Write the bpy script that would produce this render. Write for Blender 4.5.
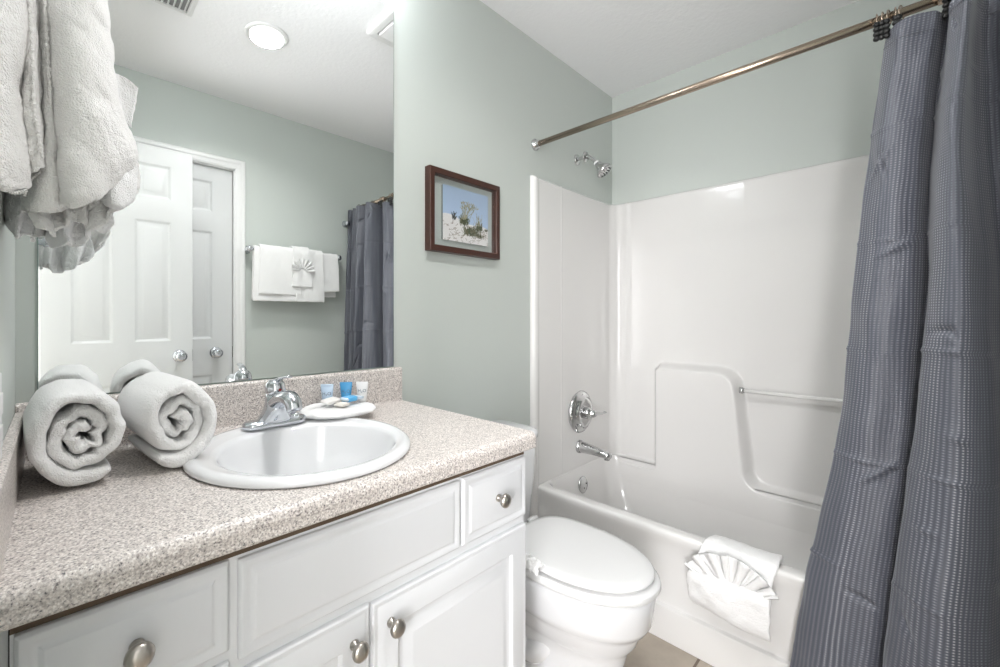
import bpy, bmesh, math, random
import numpy as np
from mathutils import Vector, Matrix, noise
random.seed(7)
PI = math.pi
for o in list(bpy.data.objects):
    bpy.data.objects.remove(o, do_unlink=True)
S = bpy.context.scene
COL = S.collection

# ------------------------------------------------------------------ camera, world, exposure
cam_data = bpy.data.cameras.new('camera')
cam = bpy.data.objects.new('camera', cam_data)
COL.objects.link(cam)
S.camera = cam
cam.location = (-2.4143, -1.1537, 1.1625)
cam.rotation_euler = (PI / 2, 0, -0.7285)
cam_data.sensor_width = 36
cam_data.lens = 424.7158 * 36 / 1000
cam_data.shift_x = 0.0657
cam_data.shift_y = -0.0158
cam_data.clip_start = 0.02
w = bpy.data.worlds.new('world'); S.world = w; w.use_nodes = True
w.node_tree.nodes['Background'].inputs[0].default_value = (0.9, 0.95, 1, 1)
w.node_tree.nodes['Background'].inputs[1].default_value = 0.3
S.view_settings.view_transform = 'Standard'
S.view_settings.look = 'None'
S.view_settings.gamma = 1
S.view_settings.use_curve_mapping = False
S.view_settings.exposure = 0.05

XHALL = -3.97
def light(name, kind, loc, energy, color=(1, 1, 1), size=0.1, rot=(0, 0, 0), sy=None):
    d = bpy.data.lights.new(name, kind); o = bpy.data.objects.new(name, d); COL.objects.link(o)
    o.location = loc; o.rotation_euler = rot; d.energy = energy; d.color = color
    if kind == 'AREA':
        d.size = size
        if sy: d.shape = 'RECTANGLE'; d.size_y = sy
        else: d.shape = 'DISK'
    else: d.shadow_soft_size = size
    return o
# recessed ceiling can, two fill lights added in the unseen hallway, not real windows
light('recessed_lamp_light', 'AREA', (-1.70, -0.795, 2.425), 8, (1, 0.985, 0.98), 0.14).data.spread = 2.5
light('hallway_fill_light', 'AREA', (XHALL + .03, -1.78, 1.30), 84, (0.985, 0.975, 1.0), 1.7, (0, -PI / 2, 0), .6)
light('hallway_side_fill_light', 'AREA', (-3.12, -2.10, 1.35), 8, (0.985, 0.975, 1.0), 1.0, (PI / 2, 0, 0), 1.7)

# ------------------------------------------------------------------ materials
def mat(name, col, rough=0.5, metal=0.0, spec=None, coat=0.0, sheen=0.0):
    m = bpy.data.materials.new(name); m.use_nodes = True
    b = m.node_tree.nodes['Principled BSDF']
    b.inputs['Base Color'].default_value = (*col, 1)
    b.inputs['Roughness'].default_value = rough
    b.inputs['Metallic'].default_value = metal
    if spec is not None: b.inputs['Specular IOR Level'].default_value = spec
    if coat: b.inputs['Coat Weight'].default_value = coat; b.inputs['Coat Roughness'].default_value = 0.06
    if sheen: b.inputs['Sheen Weight'].default_value = sheen
    return m
def N(m, t, **kw):
    n = m.node_tree.nodes.new(t)
    for k, v in kw.items():
        if k in n.inputs: n.inputs[k].default_value = v
        else: setattr(n, k, v)
    return n
def L(m, a, ao, b, bi): m.node_tree.links.new(a.outputs[ao], b.inputs[bi])
def bump(m, scale, strength, dist=0.002, kind='noise', detail=4, coord='Object'):
    b = m.node_tree.nodes['Principled BSDF']
    tc = N(m, 'ShaderNodeTexCoord')
    if kind == 'noise':
        t = N(m, 'ShaderNodeTexNoise', Scale=scale, Detail=detail); out = 'Fac'
    else:
        t = N(m, 'ShaderNodeTexVoronoi', Scale=scale); out = 'Distance'
    L(m, tc, coord, t, 'Vector')
    bp = N(m, 'ShaderNodeBump', Strength=strength, Distance=dist)
    L(m, t, out, bp, 'Height'); L(m, bp, 'Normal', b, 'Normal')
    return m
def ramp(m, stops):
    r = N(m, 'ShaderNodeValToRGB'); e = r.color_ramp.elements
    while len(e) > 1: e.remove(e[-1])
    e[0].position = stops[0][0]; e[0].color = (*stops[0][1], 1)
    for p, c in stops[1:]:
        x = e.new(p); x.color = (*c, 1)
    return r

WALL = bump(mat('sage_wall_paint', (0.560, 0.598, 0.563), 0.42), 160, 0.12, 0.002)
CEIL = bump(mat('ceiling_paint', (0.93, 0.93, 0.935), 0.7), 60, 0.28, 0.005)
TRIM = mat('white_trim_paint', (0.80, 0.80, 0.79), 0.3)
DOORM = mat('door_paint', (0.67, 0.68, 0.675), 0.35)
CABW = mat('cabinet_white', (0.73, 0.74, 0.755), 0.33)
CABIN = mat('cabinet_body_white', (0.76, 0.77, 0.78), 0.4)
TUBM = mat('fiberglass_gelcoat', (0.77, 0.758, 0.740), 0.13, coat=0.3)
PORC = mat('porcelain', (0.785, 0.79, 0.80), 0.07, coat=0.5)
SEATM = mat('toilet_seat_plastic', (0.77, 0.77, 0.765), 0.2)
CHROME = mat('chrome', (0.64, 0.66, 0.69), 0.07, 1.0)
DARKCH = mat('shower_chrome', (0.62, 0.62, 0.62), 0.14, 1.0)
NICKEL = mat('brushed_nickel', (0.45, 0.42, 0.385), 0.3, 1.0)
RODM = mat('bronze_nickel_rod', (0.42, 0.34, 0.27), 0.27, 1.0)
MIRR = mat('mirror_silver', (0.94, 0.955, 0.95), 0.0, 1.0)
MEDGE = mat('mirror_edge', (0.25, 0.33, 0.30), 0.2)
BLACK = mat('black_plastic', (0.012, 0.012, 0.012), 0.35)
DARK = mat('dark_gap', (0.02, 0.018, 0.015), 0.8)
WOODF = mat('dark_walnut_frame', (0.055, 0.019, 0.012), 0.35)
SHADE = mat('painted_counter_shade', (0.12, 0.08, 0.05), 0.7)  # brown that stands for the shadow beneath the counter edge
WPLAST = mat('white_plastic', (0.82, 0.82, 0.82), 0.35)
PAPER = mat('white_tissue', (0.85, 0.85, 0.84), 0.8)
SOAPM = mat('wrapped_soap', (0.80, 0.76, 0.70), 0.45)

def terry(name, col):
    m = mat(name, col, 0.95, spec=0.1, sheen=0.35)
    b = m.node_tree.nodes['Principled BSDF']
    tc = N(m, 'ShaderNodeTexCoord')
    t1 = N(m, 'ShaderNodeTexVoronoi', Scale=420.0); t2 = N(m, 'ShaderNodeTexNoise', Scale=150.0, Detail=5.0)
    mx = N(m, 'ShaderNodeMath', operation='ADD')
    L(m, tc, 'Object', t1, 'Vector'); L(m, tc, 'Object', t2, 'Vector')
    L(m, t1, 'Distance', mx, 0); L(m, t2, 'Fac', mx, 1)
    bp = N(m, 'ShaderNodeBump', Strength=0.6, Distance=0.0028)
    L(m, mx, 'Value', bp, 'Height'); L(m, bp, 'Normal', b, 'Normal')
    return m
TERRY = terry('white_terry', (0.93, 0.925, 0.915))
TERRYW = terry('warm_white_terry', (0.93, 0.915, 0.89))

# speckled laminate
LAM = mat('speckled_laminate', (0.6, 0.5, 0.4), 0.33)
def _lam():
    m = LAM; b = m.node_tree.nodes['Principled BSDF']
    tc = N(m, 'ShaderNodeTexCoord')
    n1 = N(m, 'ShaderNodeTexNoise', Scale=330.0, Detail=3.0, Roughness=0.6)
    L(m, tc, 'Object', n1, 'Vector')
    r1 = ramp(m, [(0.30, (0.06, 0.06, 0.07)), (0.35, (0.20, 0.19, 0.19)), (0.41, (0.50, 0.455, 0.425)), (0.54, (0.67, 0.615, 0.575)), (0.66, (0.84, 0.81, 0.78))])
    L(m, n1, 'Fac', r1, 'Fac')
    n2 = N(m, 'ShaderNodeTexVoronoi', Scale=330.0); L(m, tc, 'Object', n2, 'Vector')
    r2 = ramp(m, [(0.0, (0.55, 0.52, 0.52)), (0.35, (0.92, 0.92, 0.92)), (0.6, (1.08, 1.08, 1.08))])
    L(m, n2, 'Color', r2, 'Fac')
    mx = N(m, 'ShaderNodeMix', data_type='RGBA', blend_type='MULTIPLY'); mx.inputs[0].default_value = 1
    m.node_tree.links.new(r1.outputs[0], mx.inputs[6]); m.node_tree.links.new(r2.outputs[0], mx.inputs[7])
    m.node_tree.links.new(mx.outputs[2], b.inputs['Base Color'])
_lam()

# floor tile
TILE = mat('beige_floor_tile', (0.5, 0.44, 0.36), 0.35)
def _tile():
    m = TILE; b = m.node_tree.nodes['Principled BSDF']
    tc = N(m, 'ShaderNodeTexCoord'); mp = N(m, 'ShaderNodeMapping'); mp.inputs['Location'].default_value = (0.105, 0.005, 0)
    br = N(m, 'ShaderNodeTexBrick', Scale=1.0); br.offset = 0.0
    br.inputs['Brick Width'].default_value = 0.335; br.inputs['Row Height'].default_value = 0.335
    br.inputs['Mortar Size'].default_value = 0.004; br.inputs['Color1'].default_value = (0.46, 0.41, 0.35, 1)
    br.inputs['Color2'].default_value = (0.43, 0.38, 0.32, 1); br.inputs['Mortar'].default_value = (0.16, 0.12, 0.09, 1)
    ns = N(m, 'ShaderNodeTexNoise', Scale=9.0, Detail=6.0); r = ramp(m, [(0.3, (0.78, 0.76, 0.73)), (0.7, (1.1, 1.08, 1.05))])
    L(m, tc, 'Object', mp, 'Vector'); L(m, mp, 'Vector', br, 'Vector'); L(m, tc, 'Object', ns, 'Vector'); L(m, ns, 'Fac', r, 'Fac')
    mx = N(m, 'ShaderNodeMix', data_type='RGBA', blend_type='MULTIPLY'); mx.inputs[0].default_value = 1
    m.node_tree.links.new(br.outputs['Color'], mx.inputs[6]); m.node_tree.links.new(r.outputs[0], mx.inputs[7])
    m.node_tree.links.new(mx.outputs[2], b.inputs['Base Color'])
_tile()

# waffle weave curtain
CURT = mat('grey_blue_waffle', (0.1, 0.11, 0.15), 0.42, spec=0.45, sheen=0.2)
def _curt():
    m = CURT; b = m.node_tree.nodes['Principled BSDF']
    uv = N(m, 'ShaderNodeUVMap'); sp = N(m, 'ShaderNodeSeparateXYZ'); L(m, uv, 'UV', sp, 'Vector')
    def wave(axis, per, pw):
        a = N(m, 'ShaderNodeMath', operation='MULTIPLY'); L(m, sp, axis, a, 0); a.inputs[1].default_value = 2 * PI / per
        s = N(m, 'ShaderNodeMath', operation='SINE'); L(m, a, 'Value', s, 0)
        c = N(m, 'ShaderNodeMath', operation='MULTIPLY_ADD'); L(m, s, 'Value', c, 0); c.inputs[1].default_value = .5; c.inputs[2].default_value = .5
        p = N(m, 'ShaderNodeMath', operation='POWER'); L(m, c, 'Value', p, 0); p.inputs[1].default_value = pw
        return p
    wx = wave('X', 0.0088, 1.3); wy = wave('Y', 0.0062, 0.8)
    mu = N(m, 'ShaderNodeMath', operation='MULTIPLY'); L(m, wx, 'Value', mu, 0); L(m, wy, 'Value', mu, 1)
    # broad woven bands where the stripe is stronger
    nb = N(m, 'ShaderNodeTexNoise', Scale=1.0, Detail=2.0); mp = N(m, 'ShaderNodeMapping'); mp.inputs['Scale'].default_value = (22, 0.6, 1)
    L(m, uv, 'UV', mp, 'Vector'); L(m, mp, 'Vector', nb, 'Vector')
    r2 = ramp(m, [(0.3, (0.25, 0.25, 0.25)), (0.75, (1, 1, 1))]); L(m, nb, 'Fac', r2, 'Fac')
    m2 = N(m, 'ShaderNodeMath', operation='MULTIPLY'); L(m, mu, 'Value', m2, 0); m.node_tree.links.new(r2.outputs[0], m2.inputs[1])
    r = ramp(m, [(0.0, (0.080, 0.086, 0.108)), (0.45, (0.19, 0.197, 0.228)), (1.0, (0.66, 0.65, 0.66))])
    L(m, m2, 'Value', r, 'Fac'); m.node_tree.links.new(r.outputs[0], b.inputs['Base Color'])
    bp = N(m, 'ShaderNodeBump', Strength=0.35, Distance=0.0015); L(m, mu, 'Value', bp, 'Height'); L(m, bp, 'Normal', b, 'Normal')
_curt()

def emis(name, col, strength):
    m = bpy.data.materials.new(name); m.use_nodes = True; nt = m.node_tree; nt.nodes.clear()
    e = nt.nodes.new('ShaderNodeEmission'); o = nt.nodes.new('ShaderNodeOutputMaterial')
    e.inputs[0].default_value = (*col, 1); e.inputs[1].default_value = strength
    nt.links.new(e.outputs[0], o.inputs[0]); return m
BULB = emis('lit_frosted_globe', (0.94, 0.965, 1.0), 44)
LENS = emis('lit_recessed_lens', (1, 0.99, 0.97), 6)
HLENS = emis('hall_fill_lens', (1, 0.98, 0.95), 5)  # glow of the added hallway dome

# ------------------------------------------------------------------ helpers
def tag(o, label=None, cat=None, group=None, kind=None):
    if label: o['label'] = label
    if cat: o['category'] = cat
    if group: o['group'] = group
    if kind: o['kind'] = kind
    return o
def root(name, loc=(0, 0, 0), rz=0.0):
    o = bpy.data.objects.new(name, None); COL.objects.link(o); o.location = loc; o.rotation_euler = (0, 0, rz)
    o.empty_display_size = 0.05
    return o
def obj(name, bm, m, parent=None, smooth=False, bevel=0, bseg=2, ang=None, subsurf=0, solid=0, soff=0):
    bmesh.ops.remove_doubles(bm, verts=bm.verts, dist=1e-6) if not getattr(bm, 'keep', False) else None
    bmesh.ops.recalc_face_normals(bm, faces=bm.faces)
    me = bpy.data.meshes.new(name); bm.to_mesh(me); bm.free()
    o = bpy.data.objects.new(name, me); COL.objects.link(o); me.materials.append(m)
    if parent: o.parent = parent
    if smooth:
        for p in me.polygons: p.use_smooth = True
    if solid:
        md = o.modifiers.new('solid', 'SOLIDIFY'); md.thickness = solid; md.offset = soff
    if bevel:
        md = o.modifiers.new('bev', 'BEVEL'); md.width = bevel; md.segments = bseg; md.limit_method = 'ANGLE'; md.angle_limit = math.radians(ang or 40)
        if smooth or bseg > 1:
            for p in me.polygons: p.use_smooth = True
            md.harden_normals = True
    if subsurf:
        md = o.modifiers.new('sub', 'SUBSURF'); md.levels = subsurf; md.render_levels = subsurf
    return o
def box(bm, x0, x1, y0, y1, z0, z1):
    v = [bm.verts.new((x, y, z)) for x in (x0, x1) for y in (y0, y1) for z in (z0, z1)]
    for f in ((0, 1, 3, 2), (4, 6, 7, 5), (0, 4, 5, 1), (2, 3, 7, 6), (0, 2, 6, 4), (1, 5, 7, 3)): bm.faces.new([v[i] for i in f])
def B(*a):
    bm = bmesh.new(); box(bm, *a); return bm
def frame_from(d):
    d = Vector(d).normalized(); a = Vector((0, 0, 1)) if abs(d.z) < .9 else Vector((1, 0, 0))
    x = d.cross(a).normalized(); return x, d.cross(x).normalized(), d
def lathe(bm, prof, seg=32, M=None, close=True, sx=1, sy=1):
    """prof: (r, z) list revolved round local Z; M a matrix"""
    M = M or Matrix(); rings = []
    for r, z in prof:
        if r < 1e-6: rings.append([bm.verts.new(M @ Vector((0, 0, z)))])
        else: rings.append([bm.verts.new(M @ Vector((r * sx * math.cos(2 * PI * i / seg), r * sy * math.sin(2 * PI * i / seg), z))) for i in range(seg)])
    for a, b in zip(rings, rings[1:]):
        for i in range(seg):
            j = (i + 1) % seg
            if len(a) == 1 and len(b) == 1: continue
            if len(a) == 1: bm.faces.new((a[0], b[i], b[j]))
            elif len(b) == 1: bm.faces.new((a[i], a[j], b[0]))
            else: bm.faces.new((a[i], a[j], b[j], b[i]))
    if close:
        for rg in (rings[0], rings[-1]):
            if len(rg) > 2: bm.faces.new(rg)
def axis_mat(loc, d):
    x, y, z = frame_from(d); m = Matrix((x, y, z)).transposed().to_4x4(); m.translation = Vector(loc); return m
def tube(bm, pts, r, seg=14, cap=True, ry=None):
    """r: number or list; smooth tube along pts"""
    pts = [Vector(p) for p in pts]; n = len(pts); rr = r if isinstance(r, (list, tuple)) else [r] * n
    rings = []; up = None
    for i, p in enumerate(pts):
        d = (pts[min(i + 1, n - 1)] - pts[max(i - 1, 0)]).normalized()
        if up is None:
            x, y, _ = frame_from(d)
        else:
            y = d.cross(up).normalized(); x = y.cross(d).normalized()
        up = x; k = rr[i]; ky = (ry[i] if ry else k)
        rings.append([bm.verts.new(p + x * (k * math.cos(2 * PI * j / seg)) + y * (ky * math.sin(2 * PI * j / seg))) for j in range(seg)])
    for a, b in zip(rings, rings[1:]):
        for i in range(seg):
            j = (i + 1) % seg; bm.faces.new((a[i], a[j], b[j], b[i]))
    if cap: bm.faces.new(rings[0]); bm.faces.new(rings[-1])
def smooth_pts(pts, n=8):
    pts = [Vector(p) for p in pts]; out = []
    for i in range(len(pts) - 1):
        p0 = pts[max(i - 1, 0)]; p1 = pts[i]; p2 = pts[i + 1]; p3 = pts[min(i + 2, len(pts) - 1)]
        for k in range(n):
            t = k / n
            out.append(0.5 * ((2 * p1) + (p2 - p0) * t + (2 * p0 - 5 * p1 + 4 * p2 - p3) * t * t + (3 * p1 - p0 - 3 * p2 + p3) * t ** 3))
    out.append(pts[-1]); return out
def cr(vals, t):
    """catmull-rom through a list of numbers, t in 0..len-1"""
    n = len(vals); i = min(int(t), n - 2); f = t - i
    p0 = vals[max(i - 1, 0)]; p1 = vals[i]; p2 = vals[i + 1]; p3 = vals[min(i + 2, n - 1)]
    return 0.5 * (2 * p1 + (p2 - p0) * f + (2 * p0 - 5 * p1 + 4 * p2 - p3) * f * f + (3 * p1 - p0 - 3 * p2 + p3) * f ** 3)
def grid(bm, rows, uvs=None, close_u=False):
    V = [[bm.verts.new(p) for p in r] for r in rows]
    lay = bm.loops.layers.uv.new('UVMap') if uvs else None
    nu = len(V[0])
    for i in range(len(V) - 1):
        for j in range(nu if close_u else nu - 1):
            k = (j + 1) % nu
            f = bm.faces.new((V[i][j], V[i][k], V[i + 1][k], V[i + 1][j]))
            if uvs:
                for lp, (a, b) in zip(f.loops, ((i, j), (i, k), (i + 1, k), (i + 1, j))): lp[lay].uv = uvs[a][b]
    return V
def extrude_profile(bm, prof, axis, a0, a1):
    """closed polygon prof of 2-D points swept along axis: 'x' -> prof is (y,z); 'y' -> prof is (x,z); 'z' -> (x,y)"""
    def P(p, a): return {'x': (a, p[0], p[1]), 'y': (p[0], a, p[1]), 'z': (p[0], p[1], a)}[axis]
    A = [bm.verts.new(P(p, a0)) for p in prof]; Bv = [bm.verts.new(P(p, a1)) for p in prof]
    n = len(prof)
    for i in range(n): bm.faces.new((A[i], A[(i + 1) % n], Bv[(i + 1) % n], Bv[i]))
    bm.faces.new(A); bm.faces.new(Bv)
def nest(bm, x0, x1, z0, z1, seq, cap=True):
    loops = []
    for ins, y in seq:
        loops.append([bm.verts.new(p) for p in ((x0 + ins, y, z0 + ins), (x1 - ins, y, z0 + ins), (x1 - ins, y, z1 - ins), (x0 + ins, y, z1 - ins))])
    for a, b in zip(loops, loops[1:]):
        for i in range(4): bm.faces.new((a[i], a[(i + 1) % 4], b[(i + 1) % 4], b[i]))
    if cap: bm.faces.new(loops[-1])
def board(bm, x0, x1, z0, z1, yb, yf, xs, zs, panels, seq):
    """slab facing -Y (front y=yf, back y=yb) whose cells (i,j) in panels carry nested moulding"""
    xs = [x0] + xs + [x1]; zs = [z0] + zs + [z1]
    for i in range(len(xs) - 1):
        for j in range(len(zs) - 1):
            if (i, j) in panels: nest(bm, xs[i], xs[i + 1], zs[j], zs[j + 1], [(a, yf + d) for a, d in seq])
            else: bm.faces.new([bm.verts.new(p) for p in ((xs[i], yf, zs[j]), (xs[i + 1], yf, zs[j]), (xs[i + 1], yf, zs[j + 1]), (xs[i], yf, zs[j + 1]))])
    for a in range(2):
        x = (x0, x1)[a]
        for j in range(len(zs) - 1): bm.faces.new([bm.verts.new(p) for p in ((x, yf, zs[j]), (x, yb, zs[j]), (x, yb, zs[j + 1]), (x, yf, zs[j + 1]))])
        z = (z0, z1)[a]
        for i in range(len(xs) - 1): bm.faces.new([bm.verts.new(p) for p in ((xs[i], yf, z), (xs[i + 1], yf, z), (xs[i + 1], yb, z), (xs[i], yb, z))])
    bm.faces.new([bm.verts.new(p) for p in ((x0, yb, z0), (x1, yb, z0), (x1, yb, z1), (x0, yb, z1))])
def nz(x, y, z, s=1.0): return noise.noise(Vector((x * s, y * s, z * s)))
def struct(name, bm, m, **kw):
    o = obj(name, bm, m, **kw); o['kind'] = 'structure'; return o

# ------------------------------------------------------------------ room shell
XL, YO, ZC, XC = -2.472, -1.526, 2.44, -1.5476
struct('floor', B(XL - 1.6, .12, YO - .7, .12, -.06, 0), TILE)
struct('ceiling', B(XL - 1.6, .12, YO - .7, .12, ZC, ZC + .06), CEIL)
struct('wall_back', B(XL - .12, .12, 0, .12, 0, ZC), WALL)
struct('wall_right', B(0, .12, YO - .12, 0, 0, ZC), WALL)
bm = bmesh.new()
DX0, DX1, DZ = -2.385, -1.615, 2.045                      # closet door opening
box(bm, DX1, .12, YO - .12, YO, 0, ZC); box(bm, XL - .12, DX0, YO - .12, YO, 0, ZC); box(bm, DX0, DX1, YO - .12, YO, DZ, ZC)
struct('wall_front', bm, WALL)
bm = bmesh.new()
EY0, EY1 = -1.475, -0.865                                 # entry doorway in the left wall
box(bm, XL - .12, XL, EY1, 0, 0, ZC); box(bm, XL - .12, XL, YO, EY0, 0, ZC); box(bm, XL - .12, XL, EY0, EY1, DZ, ZC)
struct('wall_left', bm, WALL)
bm = bmesh.new()
box(bm, XL - 1.6, XL - 1.5, YO - .7, .12, 0, ZC); box(bm, XL - 1.5, XL - .12, YO - .7, YO - .6, 0, ZC); box(bm, XL - 1.5, XL - .12, 0.02, .12, 0, ZC)
box(bm, XL - .12, XL - .02, YO - .7, YO - .12, 0, ZC)
struct('wall_hall', bm, mat('hall_paint', (0.8, 0.8, 0.78), .6))
def base_prof(t=.012, h=.085): return [(0, 0), (-t, 0), (-t, h - .02), (-t * .7, h - .008), (-t * .35, h), (0, h)]
bm = bmesh.new(); extrude_profile(bm, base_prof(), 'x', XC, -.81); struct('baseboard_back', bm, TRIM)
bm = bmesh.new(); extrude_profile(bm, [(YO - y, z) for y, z in base_prof()], 'x', -1.573, -.78); struct('baseboard_front', bm, TRIM)
bm = bmesh.new(); extrude_profile(bm, [(XL - x, z) for x, z in base_prof()], 'y', -.80, -.555); struct('baseboard_left', bm, TRIM)
# casings
def casing_bars(bm, c0, c1, top, w, f):
    prof = [(0, .0), (0, .010), (.012, .014), (.030, .014), (.036, .017), (.052, .017), (w, .009), (w, 0)]
    def pt(s, a, d): return f(s, a, d)
    n = len(prof)
    A = [[bm.verts.new(f(c0 - p, 0, d)) for p, d in prof], [bm.verts.new(f(c0 - p, top + p, d)) for p, d in prof],
         [bm.verts.new(f(c1 + p, top + p, d)) for p, d in prof], [bm.verts.new(f(c1 + p, 0, d)) for p, d in prof]]
    for a, b in zip(A, A[1:]):
        for i in range(n): bm.faces.new((a[i], a[(i + 1) % n], b[(i + 1) % n], b[i]))
    bm.faces.new(A[0]); bm.faces.new(A[-1])
bm = bmesh.new(); casing_bars(bm, DX0 + .006, DX1 - .006, DZ - .006, .06, lambda s, z, d: (s, YO + d, z)); box(bm, DX1 - .012, DX1, YO - .11, YO + .002, 0, DZ); box(bm, DX0, DX0 + .012, YO - .11, YO + .002, 0, DZ); box(bm, DX0, DX1, YO - .11, YO + .002, DZ - .012, DZ)
struct('trim_1', bm, TRIM)
bm = bmesh.new(); casing_bars(bm, EY0 + .02, EY1 - .006, DZ - .006, .05, lambda s, z, d: (XL + d * .6, s, z)); struct('trim_2', bm, TRIM)

def six_panel(bm, wd, ht=2.03, th=.035):
    st = .105 if wd > .7 else .098; mu = .09 if wd > .7 else .082; pw = (wd - 2 * st - mu) / 2
    xs = [st, st + pw, st + pw + mu, st + 2 * pw + mu]
    zs = [.24, .83, 1.03, 1.655, 1.765, 1.945]
    seq = [(0, 0), (.006, .003), (.014, .009), (.020, .0095), (.040, .002), (.043, .0015)]
    board(bm, 0, wd, 0, ht, th, 0, xs, zs, {(i, j) for i in (1, 3) for j in (1, 3, 5)}, seq)
def knob(bm, loc, d, s=1.0):
    lathe(bm, [(0, 0), (.033 * s, 0), (.033 * s, .004 * s), (.026 * s, .009 * s), (.012 * s, .012 * s), (.011 * s, .030 * s), (.018 * s, .034 * s), (.026 * s, .042 * s), (.028 * s, .052 * s), (.024 * s, .062 * s), (.014 * s, .067 * s), (0, .068 * s)], 28, axis_mat(loc, d), close=False)
# closet door, closed (faces the mirror: +Y)
d2 = root('door_2', (DX1 - .014, YO - .018, .008), PI); d2['kind'] = 'structure'
bm = bmesh.new(); six_panel(bm, .742); obj('door_panel', bm, DOORM, d2, bevel=.0015)
bm = bmesh.new(); knob(bm, (.09, 0, .952), (0, -1, 0)); k = obj('door_knob', bm, CHROME, d2, smooth=True)
k['label'] = 'round chrome knob'
bm = B(-.012, -.001, -.004, .0, .92, .985); obj('strike_plate', bm, DARK, d2)
# entry door, swung open flat before the closet casing
d1 = root('door_1', (-1.862, -1.432, .008), PI); d1['kind'] = 'structure'
bm = bmesh.new(); six_panel(bm, .602); obj('door_panel', bm, DOORM, d1, bevel=.0015)
bm = bmesh.new(); knob(bm, (.062, 0, .952), (0, -1, 0)); k = obj('door_knob', bm, CHROME, d1, smooth=True)
bm = B(-.002, .0005, .006, .029, .92, .985); obj('latch_plate', bm, DARK, d1)
for z in (.25, 1.0, 1.8):
    bm = bmesh.new(); tube(bm, [(.606, .036, z), (.606, .036, z + .09)], .006, 10); obj('hinge', bm, NICKEL, d1)

# ------------------------------------------------------------------ mirror
mr = root('wall_mirror', (0, 0, 0))
tag(mr, 'large frameless wall mirror above the vanity backsplash', 'mirror')
obj('mirror_backing', B(-2.441, -1.57, -.0042, -.0002, .9995, 2.197), MEDGE, mr)
bm = bmesh.new(); bm.faces.new([bm.verts.new(p) for p in ((-2.4395, -.0048, 1.001), (-1.5715, -.0048, 1.001), (-1.5715, -.0048, 2.1955), (-2.4395, -.0048, 2.1955))])
bm2 = B(-2.4395, -1.5715, -.0048, -.0043, 1.001, 2.1955); bm.free()
obj('mirror_glass', bm2, MIRR, mr)

# ------------------------------------------------------------------ vanity light above the mirror
vl = root('vanity_light', (-1.91, 0, 2.31)); tag(vl, 'brushed nickel bar light with four lit frosted globes above the mirror', 'light fixture')
bm = B(-.30, .30, -.03, -.001, -.05, .05); obj('back_plate', bm, NICKEL, vl, bevel=.006)
for x in (-.225, -.075, .075, .225):
    bm = bmesh.new(); lathe(bm, [(0, 0), (.028, 0), (.03, .012), (.022, .03), (0, .03)], 20, axis_mat((x, -.031, 0), (0, -1, 0)), close=False); s = obj('socket', bm, NICKEL, vl, smooth=True)
    bm = bmesh.new(); bmesh.ops.create_uvsphere(bm, u_segments=20, v_segments=12, radius=.042, matrix=Matrix.Translation((x, -.097, 0))); obj('globe_bulb', bm, BULB, s, smooth=True)

# recessed can
rc = root('recessed_light', (-1.70, -.795, ZC)); tag(rc, 'round lit recessed downlight with a white trim ring in the ceiling', 'ceiling light')
bm = bmesh.new(); lathe(bm, [(.072, -.001), (.074, -.008), (.090, -.007), (.094, -.001)], 40, close=False); obj('trim_ring', bm, TRIM, rc, smooth=True)
bm = bmesh.new(); lathe(bm, [(0, -.006), (.05, -.006), (.073, -.003)], 40, close=False); obj('lens', bm, LENS, rc, smooth=True)
# glowing dome added on the unseen hallway ceiling to brighten the room
hl = root('hall_fill_dome', (-3.15, -1.1, ZC)); tag(hl, 'added fill-light dome on the unseen hallway ceiling beyond the doorway', 'ceiling light')
bm = bmesh.new(); lathe(bm, [(0, -.001), (.17, -.001), (.17, -.02), (.15, -.02)], 32, close=False); obj('base_ring', bm, TRIM, hl, smooth=True)
bm = bmesh.new(); lathe(bm, [(.15, -.01), (.14, -.012), (.10, -.025), (.0, -.035)], 32, close=False); obj('lens', bm, HLENS, hl, smooth=True)
# supply register
rg = root('ceiling_vent', (-2.075, -.77, ZC)); tag(rg, 'white louvered supply register in the ceiling', 'vent')
bm = bmesh.new(); nest(bm, -.09, .09, -.115, .115, [(0, 0), (0, .004), (.012, .008), (.02, .008), (.02, .002)], cap=False)
for v in bm.verts: v.co = (v.co.x, v.co.z, -v.co.y)
obj('vent_frame', bm, TRIM, rg)
bm = B(-.07, .07, -.095, .095, -.0015, -.0005); obj('vent_backing', bm, mat('vent_shadow', (.30, .30, .30), .8), rg)
for i in range(7):
    y = 0; x = -.06 + i * .02
    bm = bmesh.new(); box(bm, -.0012, .0012, -.095, .095, -.007, .007)
    o = obj('slat', bm, TRIM, rg); o.location = (x, 0, -.0075); o.rotation_euler = (0, .6, 0)
# exhaust fan
ef = root('exhaust_fan', (-1.258, -.350, ZC)); tag(ef, 'white rectangular exhaust fan grille on the ceiling near the mirror end', 'exhaust fan')
bm = bmesh.new(); nest(bm, -.125, .125, -.115, .115, [(0, 0), (0, .016), (.006, .020), (.034, .020), (.034, .008)], cap=True)
for v in bm.verts: v.co = (v.co.x, v.co.z, -v.co.y)
obj('fan_housing', bm, TRIM, ef, bevel=.002)
bm = bmesh.new(); nest(bm, -.085, .085, -.075, .075, [(0, .009), (0, .026), (.008, .03)], cap=True)
for v in bm.verts: v.co = (v.co.x, v.co.z, -v.co.y)
obj('fan_cover', bm, TRIM, ef, bevel=.002)

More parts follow.
